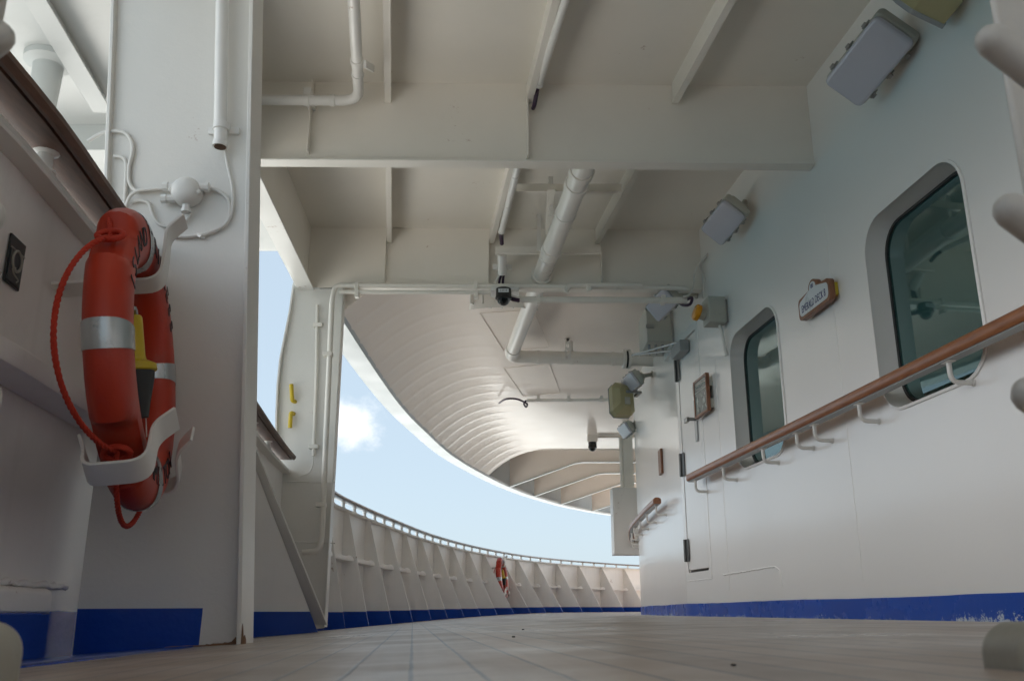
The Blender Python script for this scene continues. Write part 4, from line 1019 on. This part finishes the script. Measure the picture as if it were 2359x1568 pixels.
# ------------------------------------------------------------------ wall fittings
ab = thing('amber_beacon', 'grey junction box with round amber warning lamp beside the far beam', 'warning light', wallM(6.45, 2.12 + CZ, 0).translation)
BT = wallM(6.42, 2.13 + CZ, 0)
MB().box(-.075, .075, -.10, .10, .02, .15, BT).build('box', M['greybox'], ab, bevel=.006)
MB().box(-.055, .055, -.085, .085, .0, .02, BT).build('back_plate', M['steel'], ab)
lt_ = BT @ Matrix.Translation((-.02, -.02, .15)) @ Matrix.Rotation(R(-18), 4, 'X')
MB().lathe([(.042, 0), (.042, .045)], lt_, 20).build('lamp_base', M['greybox'], ab)
MB().lathe([(.056, .04), (.062, .046), (.062, .075), (.05, .085), (0, .088)], lt_, 24).build('lamp', M['amber'], ab)
for dx in (-.028, .0):
    MB().tube([BT @ Vector((dx, -.10, .05)), BT @ Vector((dx, -.19 - dx * 3, .03)), BT @ Vector((dx * .5, -.33, .012))], .011, 8).build('cable', M['white'], ab)
cable2 = MB().tube(smooth3([onwall(1620, 688, .03), onwall(1622, 640, .02), onwall(1612, 612, .015), onwall(1624, 596, .012), onwall(1630, 585, .01)], 6), .007, 8).build('cable', M['white'])
tag(cable2, 'thin white cable looping up the wall from the amber warning lamp', 'cable')
tag(MB().tube(smooth3([at(1583, 690, Y=6.66), at(1575, 683, Y=6.6), at(1587, 679, Y=6.6), at(1597, 660, Y=6.7), at(1600, 630, Y=6.8), at(1612, 605, Y=6.75), at(1626, 590, Y=6.7)], 6), .007, 8).build('cable', M['white']), 'thin white cable rising from the floodlight conduit to the ceiling corner', 'cable')
tag(MB().tube(smooth3([at(1582, 690, Y=6.68), at(1594, 686, Y=6.6), at(1590, 700, Y=6.62), at(1575, 703, Y=6.7), at(1560, 694, Y=6.8)], 6), .012, 8).build('cable', M['purple']), 'dark purple cable bundle leaving the thick conduit beside the shiny floodlight', 'cable')
cb = thing('electrical_cabinet', 'grey electrical cabinet on the wall behind the shiny floodlight', 'cabinet', (1.3, 7.8, 2.3))
MB().box(1.20, Xw(7.9) - .02, 7.74, 8.25, 2.30 + CZ, 2.64 + CZ).build('body', M['greybox'], cb, bevel=.008)
MB().box(1.192, 1.262, 7.728, 7.74, 2.42 + CZ, 2.455 + CZ).box(1.192, 1.262, 7.728, 7.74, 2.58 + CZ, 2.61 + CZ).build('latch', M['steel'], cb)
MB().box(Xw(7.9) - .02, Xw(7.9) + .02, 7.78, 8.2, 2.24 + CZ, 2.68 + CZ).build('back_plate', M['pipe'], cb)
for dx in (.03, .09, .15):
    MB().tube([(1.2 + dx, 7.85, 2.30 + CZ), (1.2 + dx, 7.85, 2.255 + CZ), (1.205 + dx, 7.86, 2.2 + CZ)], [.012, .013, .006], 8).build('gland', M['grey'], cb)

# deck name sign
DS = wallM(4.845, 1.615 + CZ, .022)
ds = thing('deck_sign', 'wood framed white sign reading EMERALD DECK 8 between the windows', 'sign', DS.translation)
def crown(g_):
    wd2 = .205 - g_; h0_ = 0 + g_; h1_ = .128 - g_; r_ = .03
    pts = []
    for cx_, cy_, a0_ in ((wd2 - r_, h0_ + r_, 270), (wd2 - r_, h1_ - r_, 0)):
        for k in range(7): a_ = R(a0_ + 90 * k / 6); pts.append((cx_ + r_ * math.cos(a_), cy_ + r_ * math.sin(a_)))
    rb_ = .058 - g_ * .9
    for k in range(11): a_ = R(0 + 180 * k / 10); pts.append((rb_ * math.cos(a_), .150 - 0 + rb_ * .85 * math.sin(a_) - .012))
    for cx_, cy_, a0_ in ((-wd2 + r_, h1_ - r_, 90), (-wd2 + r_, h0_ + r_, 180)):
        for k in range(7): a_ = R(a0_ + 90 * k / 6); pts.append((cx_ + r_ * math.cos(a_), cy_ + r_ * math.sin(a_)))
    return pts
MB().plate(crown(0), [], 0, .032, DS).build('frame', M['signwood'], ds, bevel=.005)
MB().plate(crown(.018), [], .032, .034, DS).build('face', M['signwhite'], ds, smooth=0)
MB().text('EMERALD DECK 8', .062, DS @ Matrix.Translation((0, .055, .0345)), depth=.0008, xs=.64).build('lettering', M['ink'], ds, smooth=0)
MB().text('08', .036, DS @ Matrix.Translation((0, .148, .0345)), depth=.0008, xs=.9).build('deck_number', M['ink'], ds, smooth=0)
MB().box(.15, .20, .03, .10, -.020, 0, DS).box(-.20, -.15, .03, .10, -.020, 0, DS).build('mounting_block', M['yellow'], ds)

# muster sign
MS = wallM(6.965, 1.47 + CZ, .025)
ms = thing('muster_sign', 'wood framed grey-green sign reading MUSTER STATIONS with arrows, beside the door', 'sign', MS.translation)
hw, hh = .165, .30
MB().plate([(-hw, 0), (hw, 0), (hw, hh), (-hw, hh)], [[(-hw + .02, .02), (hw - .02, .02), (hw - .02, hh - .02), (-hw + .02, hh - .02)]], 0, .03, MS).build('frame', M['signwood'], ms, bevel=.003)
MB().box(-hw + .019, hw - .019, .019, hh - .019, .005, .024, MS).build('panel', M['greenpanel'], ms, smooth=0)
mb = MB().text('MUSTER STATIONS', .036, MS @ Matrix.Translation((0, .232, .025)), depth=.0006, xs=.82).build('lettering', M['palegraphic'], ms, smooth=0)
MB().box(-hw + .022, hw - .022, .196, .200, .0242, .0256, MS).build('divider_line', M['palegraphic'], ms, smooth=0)
def arrow(cx_, cy_, L_, W_, ang):
    A_ = MS @ Matrix.Translation((cx_, cy_, .0242)) @ Matrix.Rotation(R(ang), 4, 'Z')
    MB().prism([(-W_ * .16, -L_ / 2), (W_ * .16, -L_ / 2), (W_ * .16, L_ * .12), (W_ / 2, L_ * .12), (0, L_ / 2), (-W_ / 2, L_ * .12), (-W_ * .16, L_ * .12)], 0, .0014, A_).build('arrow', M['palegraphic'], ms, smooth=0)
arrow(-.082, .105, .12, .045, 0)
for cx_, cy_, an in ((.035, .155, -135), (.115, .155, 135), (.035, .055, -45), (.115, .055, 45)): arrow(cx_, cy_, .045, .028, an)
mb = MB()
for dx, dy in ((.06, .10), (.09, .10), (.075, .115)):
    mb.prism([(.008 * math.cos(R(t)) + dx, .008 * math.sin(R(t)) + dy + .014) for t in range(0, 360, 30)], .0242, .0256, MS).box(dx - .008, dx + .008, dy - .018, dy + .005, .0242, .0256, MS)
mb.build('pictogram', M['palegraphic'], ms, smooth=0)
for y in (.03, .2): MB().box(hw - .05, hw - .005, y, y + .07, -.024, 0, MS).build('mounting_block', M['greybox'], ms)
# narrow plaque at the wall's end
s_ = WALL.sY(8.95); t_ = WALL.tan(s_); p_ = WALL.at(s_)
PT = Matrix.Translation((p_.x, p_.y, 1.30 + CZ)) @ Matrix((-Vector((t_.x, t_.y, 0)), (0, 0, 1), Vector((-t_.y, t_.x, 0)))).transposed().to_4x4()
tag(MB().box(-.09, .09, 0, .24, .002, .026, PT).build('plaque', M['signwood'], bevel=.003), 'narrow wooden plaque seen edge-on at the far end of the white wall', 'plaque')
# hanging white cabinet and its post
ct = at(1440, 1122, Y=13.6)
hc = thing('hanging_cabinet', 'white rectangular cabinet hanging on a post at the end of the wall', 'cabinet', ct)
x0_, x1_ = at(1413, 1200, Y=13.6).x, at(1478, 1200, Y=13.6).x + .12
z1_ = ct.z; z0_ = at(1440, 1276, Y=13.6).z
MB().box(x0_, x1_, 13.6, 13.95, z0_, z1_).build('body', M['white'], hc, bevel=.006)
MB().box(at(1436, 1060, Y=13.7).x, at(1458, 1060, Y=13.7).x, 13.68, 13.80, z1_, SZ).tube([(at(1432, 1060, Y=13.7).x, 13.72, z1_), (at(1432, 1060, Y=13.7).x, 13.72, SZ - .2)], .03, 10).build('post', M['ceil'], hc)
# loose cable on the soffit and its conduit
tag(MB().tube(smooth3([at(1150, 928, z=2.70), at(1165, 919, z=2.66), at(1185, 918, z=2.68), at(1200, 922, z=2.66), at(1214, 930, z=2.64), at(1212, 937, z=2.62), at(1207, 930, z=2.64), at(1212, 922, z=2.68)], 6), .013, 8).build('cable', M['purple']), 'loose dark cable hanging from a fitting on the ribbed soffit', 'cable')
cn = thing('conduit', 'straight thin conduit crossing the soffit to the distant loudspeaker', 'conduit', at(1215, 920, z=2.70), group=cgp)
MB().tube([at(1213, 922, z=2.70), at(1410, 920, z=2.70)], .022, 10).build('pipe', M['pipe'], cn)
for x in (1240, 1310, 1385): 
    p_ = at(x, 921, z=2.70); MB().box(p_.x - .02, p_.x + .02, p_.y - .03, p_.y + .03, p_.z - .028, p_.z + .05).build('clamp', M['pipe'], cn)
hgr = thing('soffit_hanger', 'slotted white hanger strip below the soffit holding the big pipe', 'pipe hanger', at(1310, 790, Y=9.1))
a = at(1310, 745, Y=8.95); b = at(1310, 828, Y=9.15)
hl = [rrect(-.012, .012, z_, z_ + .05, .01, 4) for z_ in (.05, .12, .19)]
TZ = Matrix.Translation((a.x, 9.14, b.z)) @ Matrix.Rotation(R(90), 4, 'X')
MB().plate([(-.03, 0), (.03, 0), (.03, SZ - b.z), (-.03, SZ - b.z)], hl, -.003, .003, TZ).build('strip', M['pipe'], hgr, smooth=0)

# ------------------------------------------------------------------ racks close to the lens
rg = 'white rack ends beside the lens'
def rack(side):
    lab = {1: 'out-of-focus white rack post with round bar ends at the right edge', -1: 'out-of-focus white bar ends poking in at the left edge'}[side]
    Yr = .62
    T = thing('rack', lab, 'rack', (side * .36, Yr, 0), group=rg)
    if side > 0:
        a = at(2287, 0, Y=Yr + .1)
        xe = a.x
        MB().box(xe, xe + .09, Yr + .10, Yr + .108, 0, .75).build('post', M['rack'], T, bevel=.004, seg=3)
        ends = [(2258, 72), (2300, 462), (2343, 885)]; fx, fy = 2300, 1500
    else:
        a = at(-190, 400, Y=Yr)
        MB().box(a.x - .03, a.x - .02, Yr - .02, Yr + .10, 0, .75).build('post', M['rack'], T, bevel=.004)
        ends = [(22, 62), (0, 472), (-10, 890)]; fx, fy = 0, 1500
    for x, y in ends:
        p = at(x, y, Y=Yr - .02); d_ = Vector((side * .80, .25, -.50)).normalized(); r_ = .0125
        path = [p + d_ * (r_ * (1 - math.cos(R(t)))) for t in (0, 30, 60, 90)] + [p + d_ * .22]
        rad_ = [r_ * math.sin(R(t)) + .0004 for t in (0, 30, 60, 90)] + [r_]
        MB().tube(path, rad_, 16).build('bar', M['rack'], T, smooth=60)
    z1f = at(fx, 1432, Y=Yr).z; xi = at(2268 if side > 0 else 46, 1500, Y=Yr + .05).x
    xa, xb = (xi, xi + .12) if side > 0 else (xi - .12, xi)
    MB().prism(rrect(xa, xb, -.03, z1f, .022, 8), 0, .06, Matrix.Translation((0, Yr + .06, 0)) @ Matrix.Rotation(R(90), 4, 'X')).build('foot', M['rackfoot'], T, bevel=.008, seg=3)
rack(1); rack(-1)

# grit on the deck
for i, (x, y) in enumerate(((1183, 1467), (1205, 1450), (1690, 1533), (1180, 1463))[:3]):
    d_ = ray(x, y); t_ = .07 / max(.001, -d_[2]); p = Vector((d_[0] * t_, d_[1] * t_, 0))
    for _ in range(6):
        zf = fz(p.x, p.y); t_ = (zf - CZ) / d_[2]; p = Vector((d_[0] * t_, d_[1] * t_, zf))
    sz = .0018 if y > 1500 else .0028
    bm_ = MB().lathe([(sz * .5, 0), (sz, sz * .4), (sz * .6, sz * .9), (0, sz)], Matrix.Translation(p) @ Matrix.Diagonal((1.5, 1, 1, 1)), 7)
    tag(bm_.build('grit', M['black'], smooth=0), ['small dark crumb on the middle of the deck planks', 'dark crumb farther along the deck', 'dark crumb on the deck at lower right'][i], 'debris')
